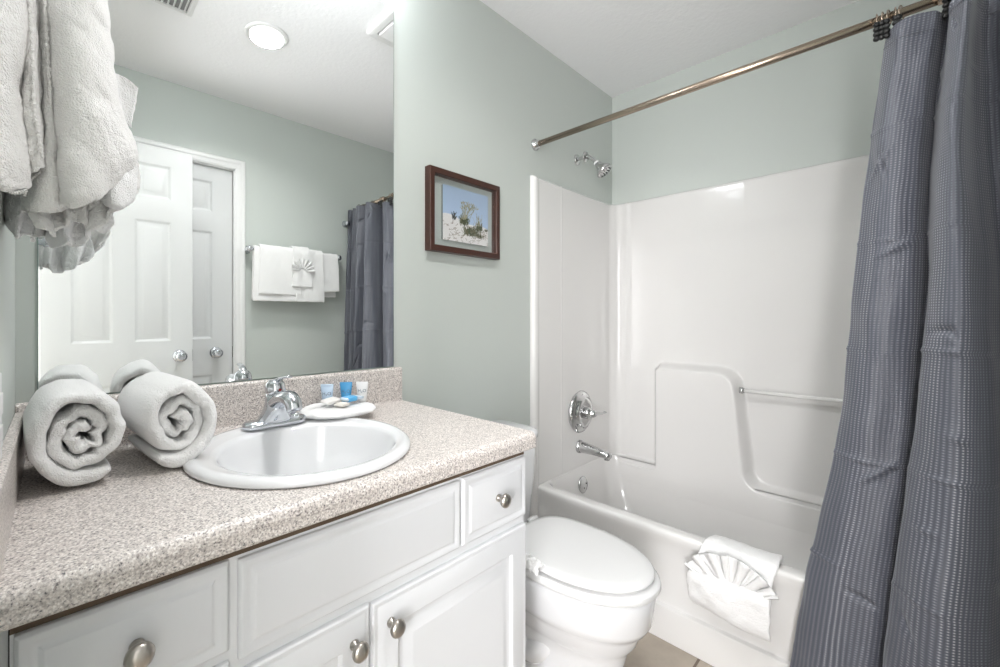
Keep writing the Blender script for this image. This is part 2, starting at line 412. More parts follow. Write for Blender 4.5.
# ------------------------------------------------------------------ vanity
YF = -.53
vn = root('vanity_cabinet', (0, 0, 0)); tag(vn, 'white raised-panel vanity cabinet with round nickel knobs under the speckled counter', 'cabinet')
bm = bmesh.new(); box(bm, -2.4505, -2.434, -.518, -.004, .10, .846); box(bm, -1.568, -1.552, -.518, -.004, .10, .846); box(bm, -2.434, -1.568, -.518, -.490, .10, .846); box(bm, -2.434, -1.568, -.49, -.004, .10, .116); box(bm, -2.434, -1.568, -.012, -.004, .116, .846); box(bm, -2.43, -1.57, -.45, -.01, .0, .10); obj('body', bm, CABIN, vn)
bm = B(-2.4715, -2.4525, -.505, -.02, .0, .846); obj('filler_strip', bm, CABIN, vn)
bm = B(-2.4525, -2.4505, -.50, -.02, .1, .846); obj('gap', bm, DARK, vn)
bm = B(-2.4505, -1.552, -.5190, -.516, .826, .8472); obj('reveal_shade_strip', bm, SHADE, vn)  # dark strip paints the shade between counter lip and drawer tops
DRW = [(0, 0), (0, -.014), (.004, -.018), (.010, -.018), (.013, -.0165), (.019, -.0165), (.023, -.0195), (.026, -.020)]
DOR = [(0, 0), (0, -.014), (.003, -.018), (.008, -.018), (.011, -.0165), (.016, -.0185), (.055, -.020), (.060, -.014), (.066, -.013), (.072, -.014), (.088, -.020), (.091, -.020)]
def front(name, x0, x1, z0, z1, seq, m=CABW):
    bm = bmesh.new(); nest(bm, x0, x1, z0, z1, [(a, -.510 + y) for a, y in seq]); return obj(name, bm, m, vn, bevel=.0012)
def cknob(parent, x, z):
    bm = bmesh.new(); lathe(bm, [(0, 0), (.0085, 0), (.0085, .003), (.005, .006), (.0048, .012), (.009, .016), (.0150, .0185), (.0158, .022), (.0145, .026), (.009, .0295), (0, .031)], 26, axis_mat((x, YF, z), (0, -1, 0)), close=False)
    o = obj('knob', bm, NICKEL, parent, smooth=True); return o
f = front('drawer', -2.447, -2.234, .70, .8255, DRW); cknob(f, -2.3405, .765)
f = front('drawer', -2.447, -2.234, .42, .685, DRW); cknob(f, -2.3405, .56)
f = front('drawer', -2.447, -2.234, .13, .405, DRW); cknob(f, -2.3405, .27)
front('false_drawer_front', -2.222, -1.781, .680, .8215, DRW)
f = front('drawer', -1.774, -1.5535, .680, .8235, DRW); cknob(f, -1.663, .753)
f = front('door', -2.222, -2.0055, .13, .6635, DOR); cknob(f, -2.039, .612)
f = front('door', -2.0005, -1.5545, .13, .6605, DOR); cknob(f, -1.963, .614)

# countertop with the coved backsplash, extruded profile along X
ct = root('countertop', (0, 0, 0)); tag(ct, 'beige speckled laminate countertop with rounded front edge and backsplash', 'countertop')
def arc(cx, cy, r, a0, a1, n=7): return [(cx + r * math.cos(math.radians(a0 + (a1 - a0) * i / n)), cy + r * math.sin(math.radians(a0 + (a1 - a0) * i / n))) for i in range(n + 1)]
prof = [(-.0005, .8475), (-.0005, .997)]
prof += arc(-.0125, .9885, .0095, 60, 180, 7)
prof += arc(-.028, .893, .006, 0, -90, 4)
prof += arc(-.5365, .871, .016, 90, 200, 8)
prof += [(-.5526, .856)] + arc(-.5466, .8535, .006, 180, 270, 4) + [(-.500, .8475)]
bm = bmesh.new(); extrude_profile(bm, prof, 'x', XL + .0005, XC)
# sink cut-out hidden under the rim: the bowl hangs through a boolean-free slot drawn by the sink itself
cto = obj('counter_slab', bm, LAM, ct, bevel=.002, bseg=2, ang=50)
bm = bmesh.new(); lathe(bm, [(.186, -.3), (.186, .3)], 48, Matrix.Translation((-2.012, -.318, .87)))
cut = obj('cutter_tmp', bm, LAM)
md = cto.modifiers.new('hole', 'BOOLEAN'); md.operation = 'DIFFERENCE'; md.object = cut; md.solver = 'EXACT'
cto.modifiers.move(1, 0)
dg = bpy.context.evaluated_depsgraph_get(); dg.update()
me_new = bpy.data.meshes.new_from_object(cto.evaluated_get(dg)); cto.modifiers.clear(); cto.data = me_new
bpy.data.objects.remove(cut, do_unlink=True)
for o_ in [vn.children[0]]:
    pass
bm = bmesh.new(); extrude_profile(bm, [(XL + .0005, .8872), (XL + .0005, .982), (-2.461, .982), (-2.4575, .979), (-2.4575, .8872)], 'y', -.5365, -.0225)
obj('side_splash', bm, LAM, ct, bevel=.001)

# ------------------------------------------------------------------ sink
sk = root('sink', (0, 0, 0)); tag(sk, 'white oval drop-in sink in the speckled countertop', 'sink')
bm = bmesh.new(); rings = []
spec_ = [  # (cx, cy, rx, ry, z)
    (-2.02, -.300, .221, .221, .8875), (-2.02, -.300, .224, .224, .8915), (-2.02, -.300, .222, .222, .898), (-2.02, -.3, .214, .214, .903),
    (-2.02, -.301, .206, .205, .9035), (-2.018, -.304, .198, .194, .900), (-2.014, -.310, .188, .180, .8985), (-2.012, -.315, .181, .171, .8965), (-2.012, -.316, .177, .166, .889),
    (-2.012, -.317, .171, .160, .868), (-2.012, -.318, .160, .149, .835), (-2.012, -.318, .138, .128, .797), (-2.012, -.316, .105, .098, .770), (-2.012, -.312, .06, .056, .757), (-2.012, -.31, .024, .024, .753)]
SEG = 72
for (a, b, rx, ry, z) in spec_:
    rings.append([(a + rx * math.cos(2 * PI * i / SEG), b + ry * math.sin(2 * PI * i / SEG), z) for i in range(SEG)])
V = grid(bm, rings, close_u=True)
obj('basin', bm, PORC, sk, smooth=True, solid=.006, soff=-1)
bm = bmesh.new(); lathe(bm, [(.024, 0), (.024, .003), (.016, .004), (.016, -.004), (0, -.004)], 24, Matrix.Translation((-2.012, -.31, .752)), close=False); obj('drain', bm, CHROME, sk, smooth=True)

# ------------------------------------------------------------------ sink faucet
fc = root('sink_faucet', (-2.015, -.125, .9035)); tag(fc, 'chrome single-lever faucet on the back rim of the sink', 'faucet')
bm = bmesh.new()
def stadium(l, r, n=10):
    p = []
    for s, a0 in ((1, -90), (-1, 90)):
        for i in range(n + 1):
            a = math.radians(a0 + 180 * i / n); p.append((s * l + r * math.cos(a), r * math.sin(a)))
    return p
rows = []
for z, k in ((0, 1.0), (.006, 1.0), (.010, .97), (.014, .80), (.016, .5)):
    rows.append([(x * (.9 + .1 * k) if abs(x) > 9 else x - (1 - k) * .02 * (1 if x > 0 else -1), y * k, z) for x, y in stadium(.052, .025)])
V = grid(bm, rows, close_u=True); bm.faces.new(V[-1]); bm.faces.new(V[0])
obj('base_plate', bm, CHROME, fc, smooth=True)
bm = bmesh.new(); rows = []   # flared body rising to the cartridge dome, elliptical sections
for z, rx, ry, cy in ((.008, .052, .027, 0), (.016, .044, .028, -.002), (.028, .036, .030, -.005), (.042, .030, .031, -.008), (.056, .0265, .029, -.008), (.068, .024, .025, -.003), (.076, .0225, .0225, 0)):
    rows.append([(rx * math.cos(t), cy + ry * math.sin(t), z) for t in [2 * PI * i / 32 for i in range(32)]])
V = grid(bm, rows, close_u=True); bm.faces.new(V[-1]); bm.faces.new(V[0]); obj('body', bm, CHROME, fc, smooth=True)
bm = bmesh.new(); pts = smooth_pts([(0, -.008, .048), (0, -.040, .066), (0, -.075, .075), (0, -.100, .070), (0, -.112, .052)], 6)
n = len(pts); tube(bm, pts, [.026 - .009 * i / n for i in range(n)], 18, ry=[.020 - .006 * i / n for i in range(n)]); obj('spout', bm, CHROME, fc, smooth=True)
bm = bmesh.new(); lathe(bm, [(0, 0), (.009, 0), (.010, .010), (0, .010)], 18, Matrix.Translation((0, -.113, .036)), close=False); obj('aerator', bm, CHROME, fc, smooth=True)
bm = bmesh.new(); lathe(bm, [(.0225, .076), (.0240, .079), (.0240, .088), (.0215, .100), (.015, .108), (0, .111)], 28, close=False)
pts = smooth_pts([(0, .006, .098), (.004, -.012, .110), (.008, -.034, .117), (.010, -.062, .121)], 5); n = len(pts)
tube(bm, pts, [.011 - .003 * i / n for i in range(n)], 14, ry=[.0055 - .0025 * i / n for i in range(n)])
lev = obj('lever', bm, CHROME, fc, smooth=True)
bm = bmesh.new(); lathe(bm, [(0, 0), (.0035, 0), (.003, .0015), (0, .002)], 12, axis_mat((.002, -.0237, .086), (0, -1, .1)), close=False); o = obj('indicator_dot', bm, mat('red_dot', (.35, .02, .02), .4), lev); o['label'] = 'small dark red temperature dot'
bm = bmesh.new(); lathe(bm, [(0, 0), (.0035, 0), (.003, .0015), (0, .002)], 12, axis_mat((-.004, -.0245, .026), (-.1, -1, .1)), close=False); obj('screw_cap', bm, DARKCH, fc)

# ------------------------------------------------------------------ rolled towels
def rolled(name, fx, fy, rx, rz, length, phi, seed, label, z0, turns=2.85, top=True, rot0=0.0, sgn=1):
    r_ = root(name, (fx, fy, z0), phi); tag(r_, label, 'towel', 'rolled bath towels on the counter')
    bm = bmesh.new(); n = 230; th0 = .0215; rows = []; rnd = random.Random(seed)
    pitch = 0.0265
    for i in range(n + 1):
        t = i / n; a = rot0 + sgn * t * turns * 2 * PI
        th = th0 * (1.0 + .30 * (1 - t)) * (1 + .25 * nz(t * 14 + seed, 2.2, 1))
        rad = 1 - th * .52 / .09 - t * turns * pitch / .09 * 1.0
        rad *= 1 + .045 * nz(math.cos(a) * 1.3 + seed, math.sin(a) * 1.3, t * 2) + (.50 * min(t, .75)) * nz(math.cos(a) * 2.0 + seed * 3, math.sin(a) * 2.0, t * 5)
        c = Vector((rad * rx * math.cos(a), 0, rad * rz * math.sin(a)))
        nrm = Vector((math.cos(a) / rx, 0, math.sin(a) / rz)).normalized()
        pulled = .012 * nz(seed, t * 9, 1.7) - .006 * math.sin(t * 9) + .014 * t    # how far each layer stands out at the front
        m_ = 22; loop = []
        for j in range(m_):
            b = 2 * PI * j / m_; cb, sb = math.cos(b), math.sin(b)
            u = math.copysign(abs(cb) ** .75, cb) * th / 2 * .98
            v = math.copysign(abs(sb) ** .28, sb) * length / 2
            vv = v + length / 2
            if vv < length * .5: vv = vv + pulled
            taper = 1.0
            if t < .03: taper = .35 + .65 * (t / .03) ** .5
            if t > .985: taper = .4
            p = c + nrm * u * taper; p.y = vv
            k = .0022
            p += Vector((nz(p.x + seed, p.y, p.z, 55), nz(p.y, p.x + seed, p.z, 50) * 1.2, nz(p.z, p.y, p.x + seed, 55))) * k + Vector((nz(p.x, p.y, p.z, 210), nz(p.y, p.z, p.x, 210), nz(p.z, p.x, p.y, 210))) * .0011
            # settle on the counter
            zz = p.z + rz
            if zz < .02: zz = .02 * (zz / .02) ** 2 * .5 + .01 * (zz / .02) if zz > 0 else 0.0
            p.z = zz
            loop.append(p)
        rows.append(loop)
    V = grid(bm, rows, close_u=True); bm.faces.new(V[0]); bm.faces.new(V[-1])
    o = obj('roll', bm, TERRY, r_, smooth=True, subsurf=1)
    return r_
rolled('rolled_towel', -2.380, -.275, .0755, .087, .21, math.radians(4), 3, 'left white terry towel roll, against the side splash', .8885, rot0=math.radians(-55), sgn=-1)
rolled('rolled_towel', -2.244, -.280, .070, .088, .22, math.radians(6), 11, 'right white terry towel roll, its side against the sink rim', .8885, rot0=math.radians(-128))

# ------------------------------------------------------------------ folded washcloth with toiletries
def pillow_cloth(bm, outline, z0, h, seed, n=36, m=14):
    """puffy folded cloth: outline = closed list of (x,y)"""
    C = Vector((sum(p[0] for p in outline) / len(outline), sum(p[1] for p in outline) / len(outline), 0)); rows = []
    N_ = len(outline)
    for k in range(m + 1):
        s = k / m
        if s < .5: rr = .90 + .10 * math.sin(PI * s); zz = h * .5 * s / .5 * .9
        else:
            q = (s - .5) / .5; rr = 1 - q ** 1.6; zz = h * (.45 + .55 * math.sin(q * PI / 2) ** .6)
        row = []
        for i in range(n):
            t = i / n * N_; a = int(t); f = t - a
            P = [Vector((*outline[(a + d) % N_], 0)) for d in (-1, 0, 1, 2)]
            p = .5 * (2 * P[1] + (P[2] - P[0]) * f + (2 * P[0] - 5 * P[1] + 4 * P[2] - P[3]) * f * f + (3 * P[1] - P[0] - 3 * P[2] + P[3]) * f ** 3)
            q_ = C + (p - C) * max(rr, .02)
            q_.z = z0 + zz + (.006 * nz(q_.x * 30 + seed, q_.y * 30, 0) if s > .3 else 0)
            row.append(q_)
        rows.append(row)
    V = grid(bm, rows, close_u=True); bm.faces.new(V[0]); bm.faces.new(V[-1])
wc = root('folded_washcloth', (0, 0, 0)); tag(wc, 'folded white washcloth on the sink rim beside the faucet, holding toiletries', 'washcloth')
bm = bmesh.new(); pillow_cloth(bm, [(-1.944, -.108), (-1.93, -.150), (-1.88, -.185), (-1.82, -.195), (-1.765, -.178), (-1.735, -.135), (-1.76, -.085), (-1.82, -.066), (-1.89, -.070)], .9045, .017, 4, 60)
obj('cloth_body', bm, TERRY, wc, smooth=True)
bm = bmesh.new(); tube(bm, smooth_pts([(-1.938, -.100, .913), (-1.90, -.080, .921), (-1.855, -.074, .920)], 6), [.008, .0085, .009, .009, .009, .008, .008, .008, .008, .008, .007, .007, .006], 12); obj('cloth_corner', bm, TERRY, wc, smooth=True)

def tube_bottle(x, y, z, colr, capcol, label, rz=0.0, tilt=0.0):
    r_ = root('toiletry_tube', (x, y, z), rz); tag(r_, label, 'toiletry tube', None)
    m = mat('tube_plastic_' + label.split()[0], colr, .3)
    bm = bmesh.new(); lathe(bm, [(0, 0), (.0100, 0), (.0105, .001), (.0105, .011), (.0095, .012), (0, .012)], 22, close=False); obj('cap', bm, mat('cap_' + label.split()[0], capcol, .35), r_, smooth=True)
    bm = bmesh.new(); rows = []
    for k in range(13):
        t = k / 12; zz = .012 + t * .052
        rx = .0130 + .0050 * t; ry = .0125 * (1 - t ** 1.6) + .0008
        rows.append([(rx * math.cos(a), ry * math.sin(a), zz) for a in [2 * PI * i / 28 for i in range(28)]])
    rows.append([(.0180 * math.cos(a), .0008 * math.sin(a), .065) for a in [2 * PI * i / 28 for i in range(28)]])
    rows.append([(.0180 * math.cos(a), .0008 * math.sin(a), .070) for a in [2 * PI * i / 28 for i in range(28)]])
    V = grid(bm, rows, close_u=True); bm.faces.new(V[0]); bm.faces.new(V[-1]); body = obj('body', bm, m, r_, smooth=True)
    cu = bpy.data.curves.new('lettering', 'FONT'); cu.body = 'H\u2082O'; cu.size = .0125; cu.align_x = 'CENTER'; cu.extrude = .0002
    t_ = bpy.data.objects.new('lettering', cu); COL.objects.link(t_)
    dg = bpy.context.evaluated_depsgraph_get(); dg.update(); me = bpy.data.meshes.new_from_object(t_.evaluated_get(dg)); bpy.data.objects.remove(t_, do_unlink=True)
    me.materials.clear(); me.materials.append(mat('print_grey', (.10, .14, .2), .5))
    o = bpy.data.objects.new('lettering', me); COL.objects.link(o); o.parent = r_
    for v in me.vertices:
        zz = .040 + v.co.y; t = (zz - .012) / .052; ry = .0125 * (1 - max(t, 0) ** 1.6) + .0008; rx = .0130 + .0050 * t
        yy = -ry * math.sqrt(max(0, 1 - (v.co.x / rx) ** 2)) - .0003 - v.co.z
        v.co = (v.co.x, yy, zz)
    return r_
FACE = math.radians(-38)
tube_bottle(-1.838, -.050, .9035, (.50, .62, .76), (.75, .80, .86), 'pale-blue toiletry tube standing leftmost behind the washcloth, nearest the faucet', FACE)
tube_bottle(-1.777, -.050, .9035, (.07, .33, .62), (.07, .33, .62), 'bright-blue toiletry tube standing in the middle behind the washcloth', FACE)
tube_bottle(-1.727, -.058, .9005, (.80, .80, .80), (.82, .82, .82), 'white toiletry tube standing rightmost behind the washcloth', FACE)
# wrapped soap and small packet
def packet(name, loc, rot, sx, sy, sz, m, label, cat):
    bm = bmesh.new(); bmesh.ops.create_cube(bm, size=1); bmesh.ops.subdivide_edges(bm, edges=bm.edges, cuts=5, use_grid_fill=True)
    for v in bm.verts:
        x, y, z = v.co * 2
        k = 1 - .35 * abs(z) ** 3
        v.co = (x * sx * (1 - .06 * y * y) * (1 - .06 * abs(z)), y * sy * (1 - .08 * x * x), z * sz * (1 - .55 * max(abs(x), abs(y)) ** 4) + .0008 * nz(x * 4 + loc[0] * 90, y * 4, z * 3))
    o = obj(name, bm, m, smooth=True); o.location = loc; o.rotation_euler = rot; return tag(o, label, cat)
packet('soap_bar', (-1.838, -.134, .9285), (0, .05, .35), .019, .014, .006, SOAPM, 'small cream wrapped soap bar lying in front on the washcloth', 'soap')
packet('soap_packet', (-1.855, -.105, .937), (.12, -.08, .25), .026, .017, .006, mat('cream_wrap', (.80, .78, .75), .35), 'whitish wrapped packet lying at the left on the washcloth', 'packet')
bp_ = root('blue_packet', (-1.797, -.112, .9375), .2); tag(bp_, 'clear and blue wrapped packet lying at the right on the washcloth', 'packet')
bm = bmesh.new(); bmesh.ops.create_cube(bm, size=1); bmesh.ops.subdivide_edges(bm, edges=bm.edges, cuts=5, use_grid_fill=True)
for v in bm.verts:
    x, y, z = v.co * 2; v.co = (x * .032, y * .017, z * .0065 * (1 - .6 * max(abs(x), abs(y)) ** 4))
obj('wrapper', bm, mat('pale_blue_wrap', (.60, .70, .80), .25), bp_, smooth=True)
bm = bmesh.new(); bmesh.ops.create_cube(bm, size=1); bmesh.ops.subdivide_edges(bm, edges=bm.edges, cuts=4, use_grid_fill=True)
for v in bm.verts:
    x, y, z = v.co * 2; v.co = (-.008 + x * .015, -.002 + y * .0168, z * .0072 * (1 - .3 * abs(y) ** 4))
o = obj('blue_band', bm, mat('blue_wrap', (.10, .42, .75), .3), bp_, smooth=True); o['label'] = 'bright blue band'

# ------------------------------------------------------------------ bathtub and surround
XT = -.775; ZR = .395; YB = -1.504
tb = root('bathtub_surround', (0, 0, 0)); tag(tb, 'off-white one-piece bathtub with molded shower walls, behind the grey curtain', 'bathtub')
def rrect(x0, x1, y0, y1, r, n=7, rs=None):
    rs = rs or [r] * 4; p = []
    for (cx_, cy_, a0), rr in zip(((x1, y0, -90), (x1, y1, 0), (x0, y1, 90), (x0, y0, 180)), rs):
        sx = -1 if cx_ == x1 else 1; sy = 1 if cy_ == y0 else -1
        for i in range(n + 1):
            a = math.radians(a0 + 90 * i / n); p.append((cx_ + sx * rr + rr * math.cos(a), cy_ + sy * rr + rr * math.sin(a)))
    return p
bm = bmesh.new(); rows = []
FX = -.085      # face of the molded block, flush with the inner tub wall
BX = FX + .006
for (x0, x1, y0, y1, r, z) in ((XT + .002, BX, YB, -.0185, .012, ZR - .022), (XT - .001, BX, YB, -.0185, .014, ZR - .010), (XT + .004, BX, YB, -.0185, .016, ZR - .002), (XT + .014, BX, YB + .006, -.0187, .02, ZR),
                                (XT + .046, BX, YB + .06, -.019, .06, ZR + .001), (XT + .056, BX, YB + .075, -.020, .07, ZR - .004), (XT + .064, BX - .001, YB + .09, -.024, .075, ZR - .020), (XT + .070, FX + .003, YB + .12, -.034, .08, .30),
                                (XT + .080, FX - .004, YB + .16, -.050, .09, .22), (XT + .105, FX - .03, YB + .24, -.075, .11, .12), (XT + .15, FX - .08, YB + .30, -.12, .13, .085), (XT + .25, FX - .18, YB + .5, -.28, .10, .078)):
    rows.append([(x, y, z) for x, y in rrect(x0, x1, y0, y1, r, 8)])
V = grid(bm, rows, close_u=True); bm.faces.new(V[-1]); obj('tub_basin', bm, TUBM, tb, smooth=True, solid=.003, soff=-1)
# apron with a slight inset field and a stepped skirt
bm = bmesh.new(); rows = []
ys = [YB, YB + .02] + [YB + .05 + i * .05 for i in range(0)] + [-.10, -.075, -.05, -.021]
prof = [(ZR - .012, 0), (ZR - .03, .001), (ZR - .05, .010), (.30, .013), (.135, .013), (.127, .010), (.122, -.002), (.115, -.004), (.0, -.004)]
for z, d in prof:
    rows.append([(XT + (d if (0 < j < len(ys) - 2) else (d * .5 if j == len(ys) - 2 else min(d, .002))), y, z) for j, y in enumerate(ys)])
grid(bm, rows); 
obj('apron', bm, TUBM, tb, smooth=False, solid=.004, soff=-1, bevel=.003)
# surround panels
ZS = 1.811
bm = bmesh.new()   # end panel on the back wall (Y): profile in (x,y) extruded z ; with rolled front edge and faint vertical ridge
def surround_loop(x_front, yw, s):
    # from the front edge going back to the corner and along the long wall; s=+1 for far end, mirrored for near end
    p = [(x_front - .040, yw + .0), (x_front - .040, yw - .010 * s), (x_front - .034, yw - .021 * s), (x_front - .020, yw - .025 * s), (x_front - .004, yw - .022 * s), (x_front + .006, yw - .017 * s),
         (x_front + .19, yw - .017 * s), (x_front + .196, yw - .021 * s), (x_front + .202, yw - .017 * s)]
    return p
path = surround_loop(XT + .015, 0, 1)
path += [(-.075, -.017), (-.062, -.019), (-.050, -.028)] + [(-.020 - .035 + .035 * math.sin(a), -.020 - .010 - .035 + .035 * math.cos(a)) for a in [PI / 2 * i / 6 for i in range(1, 6)]]
path += [(-.020, -.078), (-.024, -.090), (-.018, -.104), (-.016, -.12)]
path += [(-.016, -.612), (-.0163, -.628), (-.0172, -.636), (-.0163, -.644), (-.016, -.66)]
path += [(-.016, -1.40)] + [(x, YO - y) for x, y in reversed(surround_loop(XT + .015, 0, 1) + [(-.075, -.017), (-.055, -.022), (-.03, -.05), (-.018, -.09)])]
rows = []
def inset_path(path, z, d):  # pull path d toward the wall for the top lip
    out = []
    for x, y in path:
        xx = x + (d if x > -.12 else 0); yy = y
        if y > -.05: yy = min(y + d, -.0005)
        if y < YO + .05: yy = max(y - d, YO + .0005)
        out.append((min(xx, -.0005), yy, z))
    return out
def support(path):
    out = [path[0]]
    for a, b in zip(path, path[1:]):
        d = math.dist(a, b)
        if d > .03:
            for f in (.004 / d, 1 - .004 / d): out.append((a[0] + (b[0] - a[0]) * f, a[1] + (b[1] - a[1]) * f))
        out.append(b)
    return out
path = support(path)
rows = [inset_path(path, z, 0) for z in (.02, .2, ZR, .7, 1.1, 1.5, ZS - .02, ZS - .014)] + [inset_path(path, ZS - .010, .002), inset_path(path, ZS - .003, .007), inset_path(path, ZS, .013), inset_path(path, ZS, .03)]
grid(bm, rows); obj('surround_wall', bm, TUBM, tb, smooth=True, ang=30)
tb.children[-1].modifiers.new('es', 'EDGE_SPLIT').split_angle = math.radians(50)
# molded block: (y,z) outline, raised from the long wall
out = [(-.0225, ZR - .02), (-.0225, .372), (-.245, .372)]
out = [(-.0185, .372), (-.245, .372), (-.258, .376), (-.2655, .388), (-.266, .885)] + [(-.266 + .020 - .020 * math.cos(a) - .02 + .0, .885 + .020 * math.sin(a)) for a in (PI / 4,)] + [(-.285, .906)]
out += [(-.540, .906)] + [(-.540 - .075 * math.sin(a), .831 + .075 * math.cos(a)) for a in [PI / 2 * i / 8 for i in range(1, 9)]]
out += [(-.650, .50)] + [(-.735 + .085 * math.cos(a) + 0, .470 - .085 * math.sin(a)) for a in [PI / 2 * i / 7 for i in range(1, 8)]]
out += [(-1.49, .380), (-1.49, .235), (-.0185, .235)]
poly = np.array(out); poly[(poly[:, 1] < .3), 1] = .0; poly[poly[:, 0] > -.02, 0] = .2; poly[poly[:, 0] < -1.45, 0] = -1.8
gy = np.arange(-.026, -1.492, -.005); gz = np.concatenate([[.195], np.arange(.21, .99, .005)])
Yg, Zg = np.meshgrid(gy, gz)
dist = np.full(Yg.shape, 9.0); inside = np.zeros(Yg.shape, bool)
for a in range(len(poly)):
    p, q = poly[a], poly[(a + 1) % len(poly)]; e = q - p; L2 = max((e ** 2).sum(), 1e-12)
    t = np.clip(((Yg - p[0]) * e[0] + (Zg - p[1]) * e[1]) / L2, 0, 1)
    dist = np.minimum(dist, np.hypot(Yg - p[0] - t * e[0], Zg - p[1] - t * e[1]))
    c_ = ((p[1] > Zg) != (q[1] > Zg)); xi = (q[0] - p[0]) * (Zg - p[1]) / (q[1] - p[1] + 1e-15) + p[0]
    inside ^= (c_ & (Yg < xi))
sd = np.where(inside, dist, -dist)
u = np.clip((sd + .026) / .036, 0, 1); Sm = u * u * (3 - 2 * u)
Xg = -.0165 - (-.0165 - FX) * Sm
bm = bmesh.new(); grid(bm, [[(Xg[a, b], Yg[a, b], Zg[a, b]) for b in range(Yg.shape[1])] for a in range(Yg.shape[0])])
obj('molded_shelf', bm, TUBM, tb, smooth=True)
# grab bar
gb = root('grab_bar', (0, 0, 0)); tag(gb, 'white bar with a chrome end cap along the molded tub wall', 'grab bar')
bm = bmesh.new(); tube(bm, [(-.062, -.640, .829), (-.062, -1.35, .829)], .0085, 14); obj('bar', bm, mat('bar_white', (.83, .82, .8), .15), gb, smooth=True)
for y in (-.640, -1.35):
    bm = bmesh.new(); lathe(bm, [(0, -.01), (.014, -.01), (.015, 0), (.012, .008), (0, .008)], 18, axis_mat((-.062, y, .829), (0, -1, 0)), close=False); obj('end_cap', bm, DARKCH, gb, smooth=True)
bm = bmesh.new(); tube(bm, [(-.062, -1.35, .829), (-.014, -1.35, .829)], .008, 12); obj('post', bm, DARKCH, gb, smooth=True)

# fittings
vv = root('shower_valve', (-.400, -.0172, .680)); tag(vv, 'round chrome shower valve with lever handle on the tub end wall', 'faucet')
bm = bmesh.new(); lathe(bm, [(0, 0), (.104, 0), (.108, .006), (.106, .014), (.092, .024), (.076, .026), (.074, .036), (.066, .040), (.050, .038), (0, .038)], 44, axis_mat((0, 0, 0), (0, -1, 0)), close=False); obj('escutcheon', bm, DARKCH, vv, smooth=True)
bm = bmesh.new(); lathe(bm, [(0, .028), (.030, .028), (.030, .055), (.026, .062), (.020, .064), (.018, .082), (.013, .090), (0, .092)], 28, axis_mat((0, 0, 0), (0, -1, 0)), close=False)
pts = smooth_pts([(0, -.074, 0), (.035, -.082, -.003), (.075, -.088, -.008), (.098, -.090, -.004)], 6); n = len(pts)
tube(bm, pts, [.017 - .011 * min(1, 1.5 * i / n) + (.006 * max(0, i / n - .7) / .3) for i in range(n)], 14, ry=[.014 - .009 * min(1, 1.5 * i / n) for i in range(n)])
obj('handle', bm, DARKCH, vv, smooth=True)
sp = root('tub_spout', (-.400, -.0172, .500)); tag(sp, 'chrome tub spout below the shower valve', 'faucet')
bm = bmesh.new(); pts = [(0, 0, 0), (0, -.02, 0), (0, -.10, -.006), (0, -.150, -.012), (0, -.166, -.014)]
tube(bm, pts, [.030, .0285, .0235, .021, .015], 26, ry=[.030, .0285, .021, .019, .013]); lathe(bm, [(.013, 0), (.013, -.022), (0, -.022)], 18, Matrix.Translation((0, -.148, -.012)), close=False)
obj('body', bm, DARKCH, sp, smooth=True)
bm = bmesh.new(); lathe(bm, [(0, -.003), (.034, 0), (.034, .006), (.030, .012)], 28, axis_mat((0, 0, 0), (0, -1, 0)), close=False); obj('collar', bm, DARKCH, sp, smooth=True)
ov = root('overflow_plate', (-.400, -.0405, .308)); tag(ov, 'round chrome overflow plate inside the tub below the spout', 'drain cover')
bm = bmesh.new(); lathe(bm, [(0, 0), (.040, 0), (.042, .004), (.036, .009), (.015, .011), (0, .011)], 32, axis_mat((0, .005, 0), (0, -1, .12)), close=False); obj('plate', bm, DARKCH, ov, smooth=True)
for dx, dz in ((-.003, -.014), (.022, .004)):
    bm = bmesh.new(); lathe(bm, [(0, 0), (.004, 0), (.004, .002), (0, .002)], 10, axis_mat((dx, -.006, dz), (0, -1, .12)), close=False); obj('screw', bm, BLACK, ov)
sh = root('wall_shower', (-.393, 0, 1.982)); tag(sh, 'chrome shower head on a bent arm above the surround', 'shower head')
bm = bmesh.new(); lathe(bm, [(0, 0), (.028, .0005), (.028, .004), (.015, .010), (0, .010)], 26, axis_mat((0, 0, 0), (0, -1, 0)), close=False); obj('wall_flange', bm, DARKCH, sh, smooth=True)
bm = bmesh.new(); tube(bm, smooth_pts([(0, -.002, 0), (0, -.035, .002), (0, -.070, -.006), (0, -.100, -.034), (0, -.108, -.044)], 6), .0095, 14); obj('arm', bm, DARKCH, sh, smooth=True)
bm = bmesh.new(); lathe(bm, [(.009, 0), (.027, .001), (.026, .006), (.010, .010)], 24, axis_mat((0, -.046, .002), (0, -1, -.1)), close=False); obj('arm_collar', bm, DARKCH, sh, smooth=True)
dd = Vector((.10, -.62, -.78)).normalized(); p0 = Vector((0, -.104, -.040))
bm = bmesh.new(); lathe(bm, [(.010, 0), (.0125, .001), (.0125, .009), (.010, .011)], 20, axis_mat(p0, dd), close=False); o = obj('coupling', bm, WPLAST, sh, smooth=True); o['label'] = 'white coupling ring'
bm = bmesh.new(); lathe(bm, [(.010, .008), (.014, .012), (.017, .024), (.024, .040), (.035, .054), (.040, .062), (.040, .070), (.036, .075), (0, .075)], 34, axis_mat(p0, dd), close=False); hd = obj('head', bm, DARKCH, sh, smooth=True)
Mx = axis_mat(p0, dd)
bm = bmesh.new()
for r_, n in ((.012, 6), (.027, 12)):
    for i in range(n):
        a = 2 * PI * i / n; lathe(bm, [(0, 0), (.0032, 0), (.0026, .002), (0, .002)], 8, Mx @ Matrix.Translation((r_ * math.cos(a), r_ * math.sin(a), .075)), close=False)
obj('nozzles', bm, BLACK, hd)
